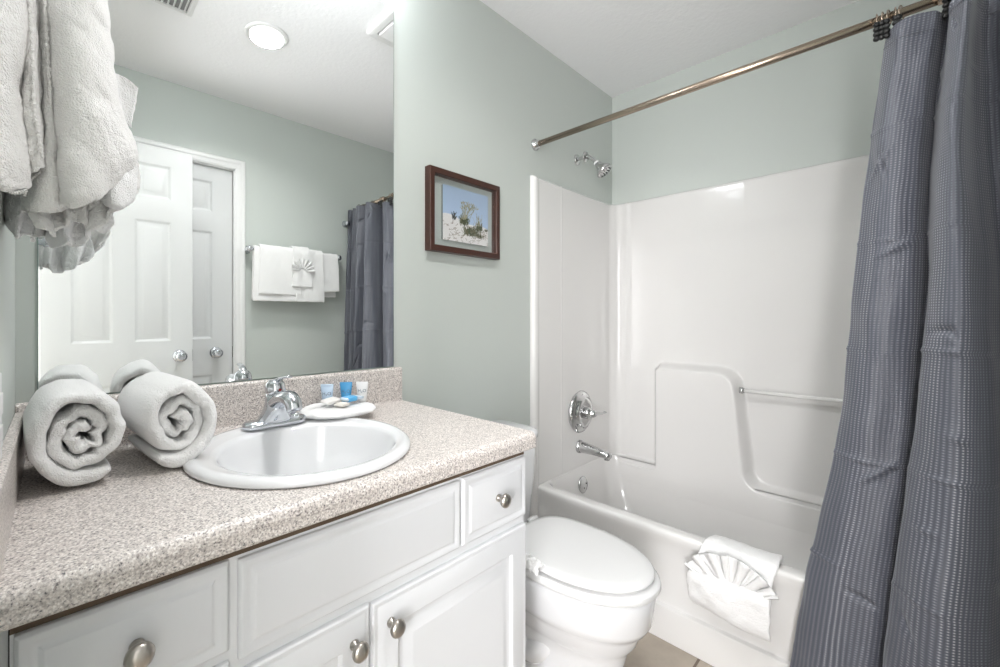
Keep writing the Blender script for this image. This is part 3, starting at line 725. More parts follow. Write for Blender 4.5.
bm = bmesh.new(); q = Mx @ Vector((.036, .012, .068)); q2 = Mx @ Vector((.052, .016, .068)); q, q2 = sorted((q, q2), key=lambda v: v.x)
tube(bm, [Mx @ Vector((.038, 0, .067)), Mx @ Vector((.052, 0, .067))], [.0035, .003], 8); obj('spray_tab', bm, DARKCH, hd, smooth=True)

# ------------------------------------------------------------------ curtain rod, rings, curtain
ZROD, XROD = 1.9586, -.765
rd = root('curtain_rod', (0, 0, 0)); tag(rd, 'bronze-toned tension shower curtain rod spanning above the tub', 'curtain rod')
bm = bmesh.new(); tube(bm, [(XROD, -.004, ZROD), (XROD, -1.30, ZROD)], .0125, 20); obj('rod', bm, RODM, rd, smooth=True)
bm = bmesh.new(); tube(bm, [(XROD, -1.20, ZROD), (XROD, -1.522, ZROD)], .0145, 20); obj('outer_sleeve', bm, RODM, rd, smooth=True)
for y, d in ((0, -1), (YO, 1)):
    bm = bmesh.new(); lathe(bm, [(0, 0), (.026, .0006), (.027, .006), (.018, .012), (.016, .026), (0, .026)], 28, axis_mat((XROD, y, ZROD), (0, d, 0)), close=False); obj('end_flange', bm, DARKCH, rd, smooth=True)

camx, camy = -2.4143, -1.1537
# cross-sections: key points (x, y) at several heights, from the near-corner edge of the cloth backwards
K = {
 1.925: [(-.770, -1.108), (-.80, -1.142), (-.790, -1.195), (-.752, -1.222), (-.845, -1.226), (-.885, -1.246), (-.800, -1.263), (-.770, -1.285), (-.87, -1.330), (-.90, -1.355), (-.78, -1.375), (-.77, -1.395), (-.88, -1.410), (-.91, -1.432), (-.80, -1.452), (-.79, -1.468), (-.89, -1.485), (-.915, -1.505)],
 1.60: [(-.775, -1.078), (-.815, -1.11), (-.805, -1.165), (-.760, -1.192), (-.865, -1.202), (-.905, -1.228), (-.82, -1.256), (-.785, -1.285), (-.88, -1.325), (-.905, -1.350), (-.79, -1.375), (-.78, -1.395), (-.89, -1.410), (-.92, -1.434), (-.80, -1.452), (-.80, -1.468), (-.90, -1.485), (-.925, -1.505)],
 1.20: [(-.782, -1.049), (-.825, -1.09), (-.820, -1.150), (-.775, -1.182), (-.87, -1.185), (-.915, -1.228), (-.86, -1.270), (-.79, -1.300), (-.89, -1.325), (-.915, -1.350), (-.80, -1.375), (-.79, -1.395), (-.90, -1.410), (-.93, -1.434), (-.80, -1.452), (-.81, -1.468), (-.91, -1.485), (-.935, -1.505)],
 .80: [(-.792, -1.017), (-.835, -1.065), (-.830, -1.130), (-.788, -1.162), (-.87, -1.158), (-.925, -1.22), (-.88, -1.275), (-.81, -1.300), (-.90, -1.325), (-.93, -1.350), (-.81, -1.375), (-.80, -1.395), (-.91, -1.410), (-.945, -1.434), (-.81, -1.452), (-.82, -1.468), (-.92, -1.485), (-.945, -1.505)],
 .45: [(-.802, -.958), (-.850, -1.02), (-.848, -1.10), (-.800, -1.140), (-.88, -1.125), (-.945, -1.20), (-.90, -1.265), (-.83, -1.30), (-.92, -1.325), (-.94, -1.350), (-.82, -1.375), (-.81, -1.395), (-.92, -1.410), (-.95, -1.434), (-.82, -1.452), (-.83, -1.468), (-.93, -1.485), (-.95, -1.505)],
 .07: [(-.812, -.915), (-.862, -.985), (-.870, -1.07), (-.812, -1.115), (-.89, -1.095), (-.965, -1.18), (-.92, -1.26), (-.85, -1.30), (-.93, -1.325), (-.95, -1.350), (-.83, -1.375), (-.82, -1.395), (-.93, -1.410), (-.955, -1.434), (-.83, -1.452), (-.84, -1.468), (-.93, -1.485), (-.955, -1.505)],
}
zk = sorted(K, reverse=True); nk = len(K[zk[0]])
cn = root('shower_curtain', (0, 0, 0)); tag(cn, 'grey-blue waffle-weave shower curtain bunched at the right end of the tub', 'shower curtain')
NV, NU = 400, 380; rows, uvs = [], []
ulen = None
prn = random.Random(21)
PINCH = [(prn.uniform(.02, 1.0), prn.uniform(.1, 1.9), prn.uniform(-1.1, 1.1), prn.choice((-1, 1)) * prn.uniform(.005, .010), prn.uniform(.02, .06)) for _ in range(34)]
for i in range(NV + 1):
    tv = i / NV * (len(zk) - 1)
    z = cr(zk, tv)
    kx = [cr([K[q][j][0] for q in zk], tv) for j in range(nk)]; ky = [cr([K[q][j][1] for q in zk], tv) for j in range(nk)]
    row, us, acc, prev = [], [], 0, None
    for j in range(NU + 1):
        t = j / NU * (nk - 1); x, y = cr(kx, t), cr(ky, t)
        if t > 8: x += .042 * min(1, (t - 8) / 4)
        zz = z
        zz -= .10 * max(0, t / (nk - 1) - .55) * (1 - tv / (len(zk) - 1))
        if i < 16: zz = z - .012 * (1 - i / 16) * (1 + math.cos(t * 2.1)) * .5
        # drape unevenness and the packed-fold creases
        wob = .006 * nz(t * .9, z * 2.2, 3.1) + .0028 * nz(t * 2.2, z * 7.0, 9.0)
        s_ = j / NU * 1.9
        for cz in (1.66, 1.37, 1.08, .79, .50, .21): wob += .0055 * math.exp(-((z - cz + .014 * nz(s_ * 3, cz, 0)) / .0055) ** 2) * (.6 + nz(s_ * 5, cz * 3, 2))
        for ps, pz, pa, ph, pl in PINCH:
            da, db = s_ - ps, z - pz
            if abs(da) < .15 and abs(db) < .15:
                c1, s1 = math.cos(pa), math.sin(pa)
                wob += ph * math.exp(-((db * c1 - da * s1) / .008) ** 2 - ((da * c1 + db * s1) / pl) ** 2)
        wob += .005 * nz(s_ * 9, z * 9 + s_ * 6, 5.5) + .008 * nz(s_ * 4, z * 1.1, 2.5)
        p = Vector((x - wob, y + wob * .6, zz))
        if prev is not None: acc += (Vector((x, y)) - prev).length
        prev = Vector((x, y)); row.append(p); us.append(acc)
    if ulen is None: ulen = acc
    rows.append(row); uvs.append([(u * 1.0, z) for u in us])
# cloth has one width: average arc-length parameter so the weave runs down the folds
mean = [sum(uvs[i][j][0] for i in range(NV + 1)) / (NV + 1) for j in range(NU + 1)]
uvs = [[(mean[j], rows[i][j].z) for j in range(NU + 1)] for i in range(NV + 1)]
bm = bmesh.new(); grid(bm, rows, uvs)
obj('curtain_cloth', bm, CURT, cn, smooth=True, solid=.0016)
# hem band along the top
bm = bmesh.new(); hr = [[rows[i][j] + Vector((-.0022, .001, 0)) for j in range(NU + 1)] for i in (17, 18)]; grid(bm, hr, [[(mean[j] * 1.0, rows[i][j].z) for j in range(NU + 1)] for i in (17, 18)]); obj('hem_seam', bm, CURT, cn, smooth=True, solid=.001)

def ring(y, x=-.785, tilt=0.0, n_beads=True):
    r_ = root('curtain_ring', (XROD, y, ZROD), tilt)
    bm = bmesh.new(); pts = [( .0185 * math.cos(a) * 1.0, 0, .0185 * math.sin(a)) for a in [math.radians(-60 + 300 * i / 20) for i in range(21)]]
    pts += [(-.020, 0, -.030), (-.022, 0, -.052), (-.016, 0, -.060), (-.006, 0, -.054)]
    tube(bm, pts, .0016, 8); obj('ring_wire', bm, RODM, r_, smooth=True)
    bm = bmesh.new()
    for k in range(4): bmesh.ops.create_uvsphere(bm, u_segments=10, v_segments=8, radius=.0072, matrix=Matrix.Translation((-.021, 0, -.018 - k * .0125)))
    obj('roller_beads', bm, BLACK, r_, smooth=True)
    return r_
def copy_tree(o, parent=None):
    c = o.copy(); COL.objects.link(c); c.parent = parent
    for ch in o.children: copy_tree(ch, c)
    return c
r0 = ring(-1.094); tag(r0, None, 'curtain ring', 'curtain rings bunched on the rod')
RINGL = {0: 'black beaded curtain ring, farthest from the wall sleeve, first of the front cluster', 1: 'black beaded curtain ring in the first cluster, second from its free end', 2: 'black beaded curtain ring in the middle of the first cluster', 3: 'black beaded curtain ring in the first cluster, fourth from its free end', 4: 'black beaded curtain ring of the first cluster nearest the curtain face'}
r0['label'] = 'black beaded curtain ring leftmost on the rod in the first cluster'
ys_ = [-1.094, -1.105, -1.116, -1.127, -1.138, -1.212, -1.223, -1.234, -1.245, -1.35, -1.41, -1.47]
labs = ['', 'black beaded curtain ring second from the left in the first cluster', 'black beaded curtain ring in the middle of the first cluster of five', 'black beaded curtain ring fourth from the left in the first cluster', 'black beaded curtain ring rightmost in the first cluster of five',
        'black beaded curtain ring leftmost in the second cluster by the photo edge', 'black beaded curtain ring second in the second cluster by the photo edge', 'black beaded curtain ring third in the second cluster by the photo edge', 'black beaded curtain ring last in the second cluster by the photo edge',
        'black beaded curtain ring seen only in the mirror, nearest the second cluster', 'black beaded curtain ring seen only in the mirror, middle of the last three', 'black beaded curtain ring seen only in the mirror, closest to the far wall']
for i in range(1, len(ys_)):
    c = copy_tree(r0); c.location = (XROD, ys_[i], ZROD); c.rotation_euler = (0, 0, random.uniform(-.25, .25)); c['label'] = labs[i]

# ------------------------------------------------------------------ toilet
TX = -1.205
tl = root('toilet', (TX, 0, 0)); tag(tl, 'white elongated toilet with closed lid between vanity and tub', 'toilet')
def egg(yb, yf, hw, n=48, back_sq=.0, yw=None):
    """outline of elongated bowl: back at yb, front at yf (more negative), half width hw"""
    yw = yw if yw is not None else yb + (yf - yb) * .42
    p = []
    for i in range(n):
        a = 2 * PI * i / n; c, s = math.cos(a), math.sin(a)
        if s < 0: y = yw + s * (yw - yf); x = hw * math.copysign(abs(c) ** .96, c)
        else:
            e = 1 - back_sq * .55; y = yw + math.copysign(abs(s) ** e, s) * (yb - yw); x = hw * math.copysign(abs(c) ** e, c)
        p.append((x, y))
    return p
def stack(bm, secs, cap0=True, cap1=True):
    rows = [[(x, y, z) for x, y in egg(*s[1:4], 56, s[4] if len(s) > 4 else 0, s[5] if len(s) > 5 else None)] for s in secs for z in (s[0],)]
    V = grid(bm, rows, close_u=True)
    if cap0: bm.faces.new(V[0])
    if cap1: bm.faces.new(V[-1])
bm = bmesh.new()
stack(bm, [(.0, -.14, -.62, .120, .5, -.34), (.02, -.14, -.62, .118, .5, -.34), (.035, -.14, -.605, .112, .5, -.34), (.10, -.145, -.600, .102, .5, -.34), (.16, -.15, -.606, .104, .4, -.36), (.20, -.15, -.618, .114, .3, -.38), (.215, -.15, -.625, .124, .3, -.39),
           (.240, -.15, -.642, .138, .3, -.40), (.266, -.15, -.650, .146, .3, -.42), (.281, -.15, -.656, .152, .4, -.42), (.290, -.15, -.670, .163, .5, -.42), (.31, -.15, -.680, .170, .5, -.42), (.36, -.15, -.686, .175, .5, -.42), (.385, -.15, -.688, .177, .5, -.42), (.397, -.152, -.684, .173, .5, -.42), (.398, -.16, -.66, .15, .5, -.42)])
obj('bowl', bm, PORC, tl, smooth=True)
bm = bmesh.new()   # exposed trapway bulges either side of the pedestal
for s in (-1, 1):
    tube(bm, smooth_pts([(s * .055, -.44, .20), (s * .085, -.36, .12), (s * .092, -.29, .16), (s * .088, -.22, .25), (s * .085, -.17, .20), (s * .085, -.15, .07)], 6), .040, 16)
obj('trapway', bm, PORC, tl, smooth=True)
bm = bmesh.new(); stack(bm, [(.3975, -.25, -.655, .146, .6, -.45), (.4045, -.25, -.657, .148, .6, -.45), (.4055, -.232, -.698, .183, .6, -.45), (.412, -.232, -.701, .186, .6, -.45), (.422, -.232, -.699, .184, .6, -.45), (.4275, -.236, -.692, .178, .6, -.45)]); obj('seat', bm, SEATM, tl, smooth=True, bevel=.001)
bm = bmesh.new(); stack(bm, [(.4285, -.285, -.640, .136, .75, -.46), (.4345, -.285, -.642, .138, .75, -.46), (.4350, -.260, -.684, .172, .75, -.46), (.441, -.260, -.685, .173, .75, -.46), (.4465, -.264, -.679, .168, .75, -.46), (.449, -.28, -.65, .145, .75, -.46), (.450, -.34, -.58, .08, .75, -.46)]); obj('lid', bm, SEATM, tl, smooth=True)
for s in (-1, 1):
    bm = bmesh.new(); tube(bm, [(s * .075 - .022, -.247, .434), (s * .075 + .022, -.247, .434)], .011, 14); obj('hinge', bm, SEATM, tl, smooth=True)
def rbox(bm, x0, x1, y0, y1, zs, r, ins):
    rows = [[(x, y, z) for x, y in rrect(x0 + k, x1 - k, y0 + k, y1 - k, max(r - k * .5, .004), 6)] for z, k in zip(zs, ins)]
    V = grid(bm, rows, close_u=True); bm.faces.new(V[0]); bm.faces.new(V[-1])
bm = bmesh.new(); rbox(bm, -.165, .165, -.215, -.022, (.385, .40, .55, .708), .04, (.03, .018, .006, .0)); obj('tank', bm, PORC, tl, smooth=True)
bm = bmesh.new(); rbox(bm, -.172, .172, -.224, -.014, (.709, .714, .732, .740, .743), .045, (.006, 0, 0, .004, .012)); obj('tank_lid', bm, PORC, tl, smooth=True)
bm = bmesh.new(); tube(bm, [(-.12, -.215, .655), (-.12, -.232, .655)], .012, 14); tube(bm, [(-.12, -.234, .655), (-.06, -.238, .650)], [.007, .005], 10); obj('flush_lever', bm, CHROME, tl, smooth=True)
# crumpled paper at the lid's hinge corner
bm = bmesh.new(); rows = []
for i in range(22):
    row = []
    for j in range(14):
        u, v = i / 21, j / 13
        x = -1.394 + .040 * (v - .4) + .012 * nz(u * 9, v * 9, 1); y = -.375 - .085 * u + .010 * nz(u * 8, v * 8, 4)
        z = .456 + .016 * math.sin(PI * v) * (.6 + .6 * math.sin(u * 16) ** 2) + .016 * nz(u * 7, v * 7, 8)
        if v > .75: z = min(z, .462)
        if v < .25: z -= .012 * (.25 - v) / .25
        row.append((x, y, max(z, .4515 if x > -1.38 else .435)))
    rows.append(row)
grid(bm, rows); o = obj('tissue_band', bm, PAPER, smooth=False, solid=.0012); tag(o, 'crumpled white tissue lying at the edge of the toilet lid', 'tissue')

# ------------------------------------------------------------------ towel sculpting
def sheet(name, rows, m, parent, th=.006, sub=1, fuzz=.0015, seed=0, nu=40, nv=40, puff=None):
    """rows: list of rows of key points (same count); interpolated, roughened, thickened"""
    R, Cn = len(rows), len(rows[0]); g = []
    for i in range(nv + 1):
        tv = i / nv * (R - 1); r = []
        keys = [[cr([rows[a][c][d] for a in range(R)], tv) for d in range(3)] for c in range(Cn)]
        for j in range(nu + 1):
            tu = j / nu * (Cn - 1); p = Vector([cr([k[d] for k in keys], tu) for d in range(3)])
            if puff: p += Vector(puff(i / nv, j / nu))
            p += Vector((nz(p.x + seed, p.y, p.z, 30), nz(p.y + seed, p.z, p.x, 30), nz(p.z + seed, p.x, p.y, 30))) * fuzz * 1.6
            p += Vector((nz(p.x + seed, p.y, p.z, 130), nz(p.y + seed, p.z, p.x, 130), nz(p.z + seed, p.x, p.y, 130))) * fuzz * .8
            r.append(p)
        g.append(r)
    bm = bmesh.new(); grid(bm, g)
    return obj(name, bm, m, parent, smooth=True, solid=th, subsurf=sub, soff=0)
def fan(name, m, parent, origin, right, up, out, R=.11, r0=.02, a0=-70, a1=70, folds=7, amp=.012, th=.004, tip=.0, seed=0):
    """fan of pleats opening upward from origin in the right/up plane, pleats standing toward out"""
    origin, right, up, out = map(Vector, (origin, right, up, out)); rows = []; nu = folds * 10
    for i in range(19):
        s = i / 18; r = r0 + (R - r0) * s; row = []
        for j in range(nu + 1):
            t = j / nu; a = math.radians(a0 + (a1 - a0) * t + 3 * math.sin(j * 1.7 + seed))
            w_ = abs(((t * folds) % 1) * 2 - 1); w_ = w_ ** .8
            rr = r * (1 + .05 * nz(t * 6 + seed, 0, 3)) - (.015 * (1 - w_) * s)
            o_ = amp * (.35 + .65 * s) * (w_ * 1.6 - .3) + tip * s * s
            p = origin + right * (rr * math.sin(a)) + up * (rr * math.cos(a)) + out * o_
            p += Vector((nz(p.x, p.y, p.z + seed, 60), nz(p.y, p.z, p.x + seed, 60), nz(p.z, p.x, p.y + seed, 60))) * .0015
            row.append(p)
        rows.append(row)
    bm = bmesh.new(); grid(bm, rows); return obj(name, bm, m, parent, smooth=True, solid=th)

# towel draped on the tub rim
tt = root('washcloth_on_tub', (0, 0, 0)); tag(tt, 'white hand towel folded into a fan pocket draped over the tub rim', 'towel')
def rowt(x, z, y0=-.655, y1=-.872, b=0.0, dz=0.0): return [(x + b * math.sin(PI * k / 4) + .003 * math.sin(k * 2.1 + z * 30), y0 + (y1 - y0) * k / 4, z + dz * k / 4) for k in range(5)]
sheet('drape', [rowt(-.682, .335, -.700, -.880), rowt(-.690, .392, -.700, -.882), rowt(-.712, .4055, -.700, -.886), rowt(-.752, .4065, -.692, -.886), rowt(-.777, .395, -.684, -.884), rowt(-.788, .35, -.674, -.874), rowt(-.793, .27, -.664, -.870), rowt(-.793, .212, -.666, -.868, 0, -.012)], TERRY, tt, .012, 1, .0018, 2)
sheet('pocket', [rowt(-.806, .318, -.662, -.872, -.012, .004), rowt(-.820, .305, -.657, -.875, -.018, .002), rowt(-.820, .262, -.654, -.876, -.018, -.004), rowt(-.816, .226, -.658, -.874, -.014, -.014), rowt(-.806, .208, -.664, -.872, -.006, -.020), rowt(-.796, .208, -.670, -.868, 0, -.014)], TERRY, tt, .012, 1, .0026, 5)
fan('fan_pleats', TERRY, tt, (-.808, -.772, .268), (0, -1, 0), (0, 0, 1), (-1, 0, 0), R=.142, r0=.03, a0=-64, a1=60, folds=6, amp=.017, th=.009, seed=2)

# ------------------------------------------------------------------ towel bar on the wall opposite the mirror
by, bz = -1.462, 1.572
br_ = root('towel_bar', (0, 0, 0)); tag(br_, 'chrome towel bar with round posts on the wall opposite the mirror', 'towel bar')
bm = bmesh.new(); tube(bm, [(-1.555, by, bz), (-.965, by, bz)], .008, 14); obj('bar', bm, CHROME, br_, smooth=True)
for x in (-1.555, -.965):
    bm = bmesh.new(); lathe(bm, [(0, 0), (.024, .0006), (.025, .006), (.014, .014), (.012, .045), (.017, .052), (.018, .070), (.012, .078), (0, .080)], 24, axis_mat((x, YO, bz), (0, 1, 0)), close=False); obj('post', bm, CHROME, br_, smooth=True)
def hung(name, label, x0, x1, zf, zb, th, layer, seed, group=None, slant=0.0):
    """towel folded over the bar; the front leaf faces +Y, away from the wall"""
    r_ = root(name, (0, 0, 0)); tag(r_, label, 'towel', group)
    rr = .012 + layer
    def row(y, z, w0=0, w1=0, sl=0): return [(x0 - w0 + (x1 - x0 + w0 + w1) * k / 4, y + .003 * math.sin(k * 2.3 + z * 9 + seed), z + sl * (k / 4 - .5)) for k in range(5)]
    rows = [row(by - rr, zb, .004, .004), row(by - rr, bz - .08)] + [row(by - rr * math.cos(a), bz + rr * math.sin(a)) for a in (0.0, PI / 4, PI / 2, 3 * PI / 4, PI)] + [row(by + rr + .003, bz - .06, .004, .003), row(by + rr + .006, (bz + zf) / 2 - .03, .008, .008, slant * .5), row(by + rr + .006, zf, .012, .010, slant)]
    sheet('cloth', rows, TERRY, r_, th, 1, .0015, seed, 36, 60); return r_
hung('bath_towel', 'large white bath towel hanging at the left of the mirrored towel bar, lowest hem', -1.535, -1.255, 1.262, 1.27, .012, .004, 1, 'bath towels on the far bar')
hung('bath_towel', 'white bath towel hanging at the right of the mirrored towel bar', -1.262, -.985, 1.325, 1.30, .012, .004, 4, 'bath towels on the far bar', slant=.03)
hung('hand_towel', 'white hand towel layered over the left bath towel on the far bar', -1.505, -1.262, 1.303, 1.33, .010, .017, 6)
hung('hand_towel', 'white hand towel hanging below centre on the far bar, behind the fan washcloth', -1.275, -1.10, 1.262, 1.33, .008, .018, 9)
wf = hung('fan_washcloth', 'small white washcloth with a pleated fan at the middle of the far towel bar', -1.305, -1.195, 1.355, 1.42, .008, .030, 12)
fan('fan_pleats', TERRY, wf, (-1.25, by + .050, 1.455), (1, 0, 0), (0, 0, 1), (0, 1, 0), R=.082, r0=.02, a0=-85, a1=85, folds=8, amp=.014, th=.003, seed=5)
hk = root('robe_hook', (-.885, YO, 1.825)); tag(hk, 'small round chrome robe hook on the wall beside the curtain', 'hook')
bm = bmesh.new(); lathe(bm, [(0, 0), (.022, .0006), (.023, .006), (.010, .014), (.010, .032), (.018, .038), (.019, .050), (.010, .056), (0, .057)], 22, axis_mat((0, 0, 0), (0, 1, 0)), close=False); obj('knob', bm, CHROME, hk, smooth=True)

# ------------------------------------------------------------------ framed picture
pf = root('framed_picture', (-1.2395, 0, 1.552)); tag(pf, 'dark walnut shadow-box frame with a beach dune photo on the sage wall', 'picture')
W2, H2, FW, FD = .191, .150, .023, .030
bm = bmesh.new()
outer = [(-W2, -H2), (W2, -H2), (W2, H2), (-W2, H2)]
seq = [(0, -.001), (0, -FD + .002), (.002, -FD), (FW - .002, -FD), (FW, -FD + .003), (FW, -.004)]
nest(bm, -W2, W2, -H2, H2, seq, cap=False)
obj('frame', bm, WOODF, pf)
obj('backing', B(-W2 + .003, W2 - .003, -.004, -.001, -H2 + .003, H2 - .003), mat('mat_board_grey_green', (.50, .55, .52), .6), pf)
PW, PH = .125, .1015
bm = bmesh.new(); GX, GZ = 150, 122; rows = [[(-PW + 2 * PW * i / GX + .010, -.0125, -PH + 2 * PH * j / GZ) for i in range(GX + 1)] for j in range(GZ + 1)]
V = grid(bm, rows)
PRINT = mat('dune_print', (1, 1, 1), .35)
a_ = N(PRINT, 'ShaderNodeVertexColor'); a_.layer_name = 'Col'; L(PRINT, a_, 'Color', PRINT.node_tree.nodes['Principled BSDF'], 'Base Color')
img = np.zeros((GZ + 1, GX + 1, 3)); rnd = random.Random(5)
yy, xx = np.mgrid[0:GZ + 1, 0:GX + 1]; u_ = xx / GX; v_ = yy / GZ
sky = np.array([.36, .47, .63])[None, None, :] * (1 + .35 * (1 - v_[..., None])) ; img[:] = sky
hor = .50 - .16 * u_ + .03 * np.sin(u_ * 9) - .02
sand = np.array([.78, .77, .76])
img[v_ < hor] = sand
def stroke(x, z, dx, dz, c, wd=1):
    n = int(max(abs(dx), abs(dz)) * 150) + 2
    for k in range(n):
        t = k / n; a = int((x + dx * t) * GX); b = int((z + dz * t + .0) * GZ)
        for q in range(wd):
            if 0 <= a + q <= GX and 0 <= b <= GZ: img[b, a + q] = c
def tuft(cx_, cz, wd, ht, n, cols):
    for _ in range(n):
        x = cx_ + rnd.gauss(0, wd); z = cz + rnd.gauss(0, ht * .25); stroke(x, z, rnd.uniform(-.05, .05), ht * rnd.uniform(.3, 1), rnd.choice(cols), rnd.choice((1, 1, 2)))
G_ = [(.03, .045, .015), (.06, .08, .03), (.10, .11, .05), (.15, .14, .07)]
tuft(.45, .38, .05, .13, 120, G_); tuft(.78, .30, .045, .12, 90, G_); tuft(.60, .20, .09, .12, 190, G_); tuft(.80, .16, .07, .06, 70, G_); tuft(.23, .44, .02, .09, 45, [(.02, .02, .02), (.04, .05, .03)]); tuft(.96, .30, .012, .05, 18, G_)
T_ = [(.30, .28, .18), (.22, .22, .12), (.40, .36, .26)]
for _ in range(26):
    x = .45 + rnd.gauss(0, .03); dx = rnd.uniform(-.10, .22); stroke(x, .45, dx, rnd.uniform(.16, .32), rnd.choice(T_)); tuft(x + dx, .70 + rnd.uniform(-.06, .06), .012, .04, 5, T_)
for _ in range(14): x = .78 + rnd.gauss(0, .03); dx = rnd.uniform(-.1, .06); stroke(x, .38, dx, rnd.uniform(.1, .24), rnd.choice(T_))
B_ = [(.20, .15, .09), (.30, .24, .17), (.14, .11, .06)]
for _ in range(150):
    x = rnd.random(); z = rnd.random() * .34
    if .18 < x < .3 or rnd.random() < .75: stroke(x, z, rnd.uniform(-.07, .07), rnd.uniform(-.05, .06), rnd.choice(B_))
bm.verts.ensure_lookup_table()
cl = bm.loops.layers.float_color.new('Col')
idx = {}
for j in range(GZ + 1):
    for i in range(GX + 1): idx[V[j][i]] = (j, i)
for fce in bm.faces:
    for lp in fce.loops:
        j, i = idx[lp.vert]; lp[cl] = (*img[j, i], 1)
obj('photo_print', bm, PRINT, pf)
obj('print_mount', B(-PW + .011, PW + .009, -.012, -.0042, -PH + .001, PH - .001), mat('mount_dark', (.25, .28, .27), .6), pf)
GL = bpy.data.materials.new('picture_glass'); GL.use_nodes = True; nt = GL.node_tree; nt.nodes.clear()
t_ = nt.nodes.new('ShaderNodeBsdfTransparent'); g_ = nt.nodes.new('ShaderNodeBsdfGlossy'); mx_ = nt.nodes.new('ShaderNodeMixShader'); o_ = nt.nodes.new('ShaderNodeOutputMaterial')
g_.inputs['Roughness'].default_value = .02; mx_.inputs[0].default_value = .07
nt.links.new(t_.outputs[0], mx_.inputs[1]); nt.links.new(g_.outputs[0], mx_.inputs[2]); nt.links.new(mx_.outputs[0], o_.inputs[0])
obj('glass', B(-W2 + FW - .001, W2 - FW + .001, -.0215, -.020, -H2 + FW - .001, H2 - FW + .001), GL, pf)

# ------------------------------------------------------------------ switch plate on the left wall
sw = root('switch_plate', (XL, -.405, 1.035)); tag(sw, 'white outlet plate on the left wall above the side splash', 'outlet')
bm = B(0, .006, -.036, .036, -.057, .057); obj('plate', bm, WPLAST, sw, bevel=.002)
for dz in (-.02, .02): bm = B(.005, .0085, -.016, .016, dz - .014, dz + .014); obj('receptacle', bm, WPLAST, sw, bevel=.002)

# ------------------------------------------------------------------ towels hanging on the left wall (near the camera)
hb = root('towel_hook', (XL, -.335, 1.80)); tag(hb, 'long chrome hook on the left wall holding the hanging towels', 'hook')
bm = bmesh.new(); lathe(bm, [(0, 0), (.026, .0006), (.026, .006), (.010, .012), (.008, .02), (.008, .105), (.013, .110), (.012, .120), (0, .124)], 22, axis_mat((0, 0, 0), (1, 0, 0)), close=False); obj('hook_arm', bm, CHROME, hb, smooth=True)
pg = root('wall_peg', (XL, -.20, 1.338)); tag(pg, 'small chrome peg on the left wall beneath the hanging towels', 'hook')
bm = bmesh.new(); lathe(bm, [(0, 0), (.018, .0006), (.018, .005), (.007, .010), (.007, .034), (.011, .038), (.010, .046), (0, .050)], 20, axis_mat((0, 0, 0), (1, 0, 0)), close=False); obj('knob', bm, CHROME, pg, smooth=True)
def over_hook(rows, z=1.815):
    """carry the top of a hanging towel up and over the hook arm"""
    top = rows[0]; n = len(top); mx = sum(p[0] for p in top) / n
    hx = max(-2.455, min(mx, -2.36))
    a = [(hx + (p[0] - mx) * .55, -.335 + (p[1] + .335) * .5 - .006, z - .012) for p in top]
    b = [(hx + (p[0] - mx) * .5, -.335 + .012, z - .004) for p in top]
    c = [(hx + (p[0] - mx) * .6, -.335 + .030, z - .09) for p in top]
    return [c, b, a] + rows
R_A = root('hanging_bath_towel', (0, 0, 0)); tag(R_A, 'large white bath towel hanging in the foreground, rightmost of the hanging towels', 'towel', 'towels hanging on the left wall')
sheet('cloth', over_hook([[(-2.435, -0.31, 1.732), (-2.418, -0.345, 1.718), (-2.394, -0.35, 1.729), (-2.373, -0.33, 1.756), (-2.361, -0.29, 1.791)],
    [(-2.431, -0.31, 1.625), (-2.414, -0.35, 1.611), (-2.392, -0.36, 1.616), (-2.369, -0.34, 1.639), (-2.356, -0.29, 1.674)],
    [(-2.427, -0.31, 1.561), (-2.412, -0.355, 1.546), (-2.388, -0.37, 1.549), (-2.363, -0.345, 1.569), (-2.35, -0.29, 1.599)],
    [(-2.42, -0.31, 1.498), (-2.405, -0.36, 1.483), (-2.382, -0.375, 1.486), (-2.357, -0.345, 1.502), (-2.342, -0.29, 1.526)],
    [(-2.416, -0.32, 1.444), (-2.401, -0.365, 1.433), (-2.375, -0.375, 1.438), (-2.347, -0.34, 1.457), (-2.329, -0.28, 1.481)],
    [(-2.413, -0.33, 1.394), (-2.399, -0.37, 1.381), (-2.37, -0.37, 1.396), (-2.337, -0.33, 1.422), (-2.317, -0.28, 1.446)],
    [(-2.409, -0.33, 1.351), (-2.395, -0.37, 1.337), (-2.37, -0.365, 1.36), (-2.341, -0.32, 1.393), (-2.318, -0.28, 1.42)],
    [(-2.407, -0.33, 1.325), (-2.392, -0.36, 1.321), (-2.37, -0.355, 1.342), (-2.342, -0.31, 1.385), (-2.325, -0.28, 1.41)]]),
    TERRYW, R_A, 0.013, 1, .0024, 65, 60, 110)
R_B = root('hanging_bath_towel', (0, 0, 0)); tag(R_B, 'white bath towel hanging in the foreground, leftmost and cut by the photo edge', 'towel', 'towels hanging on the left wall')
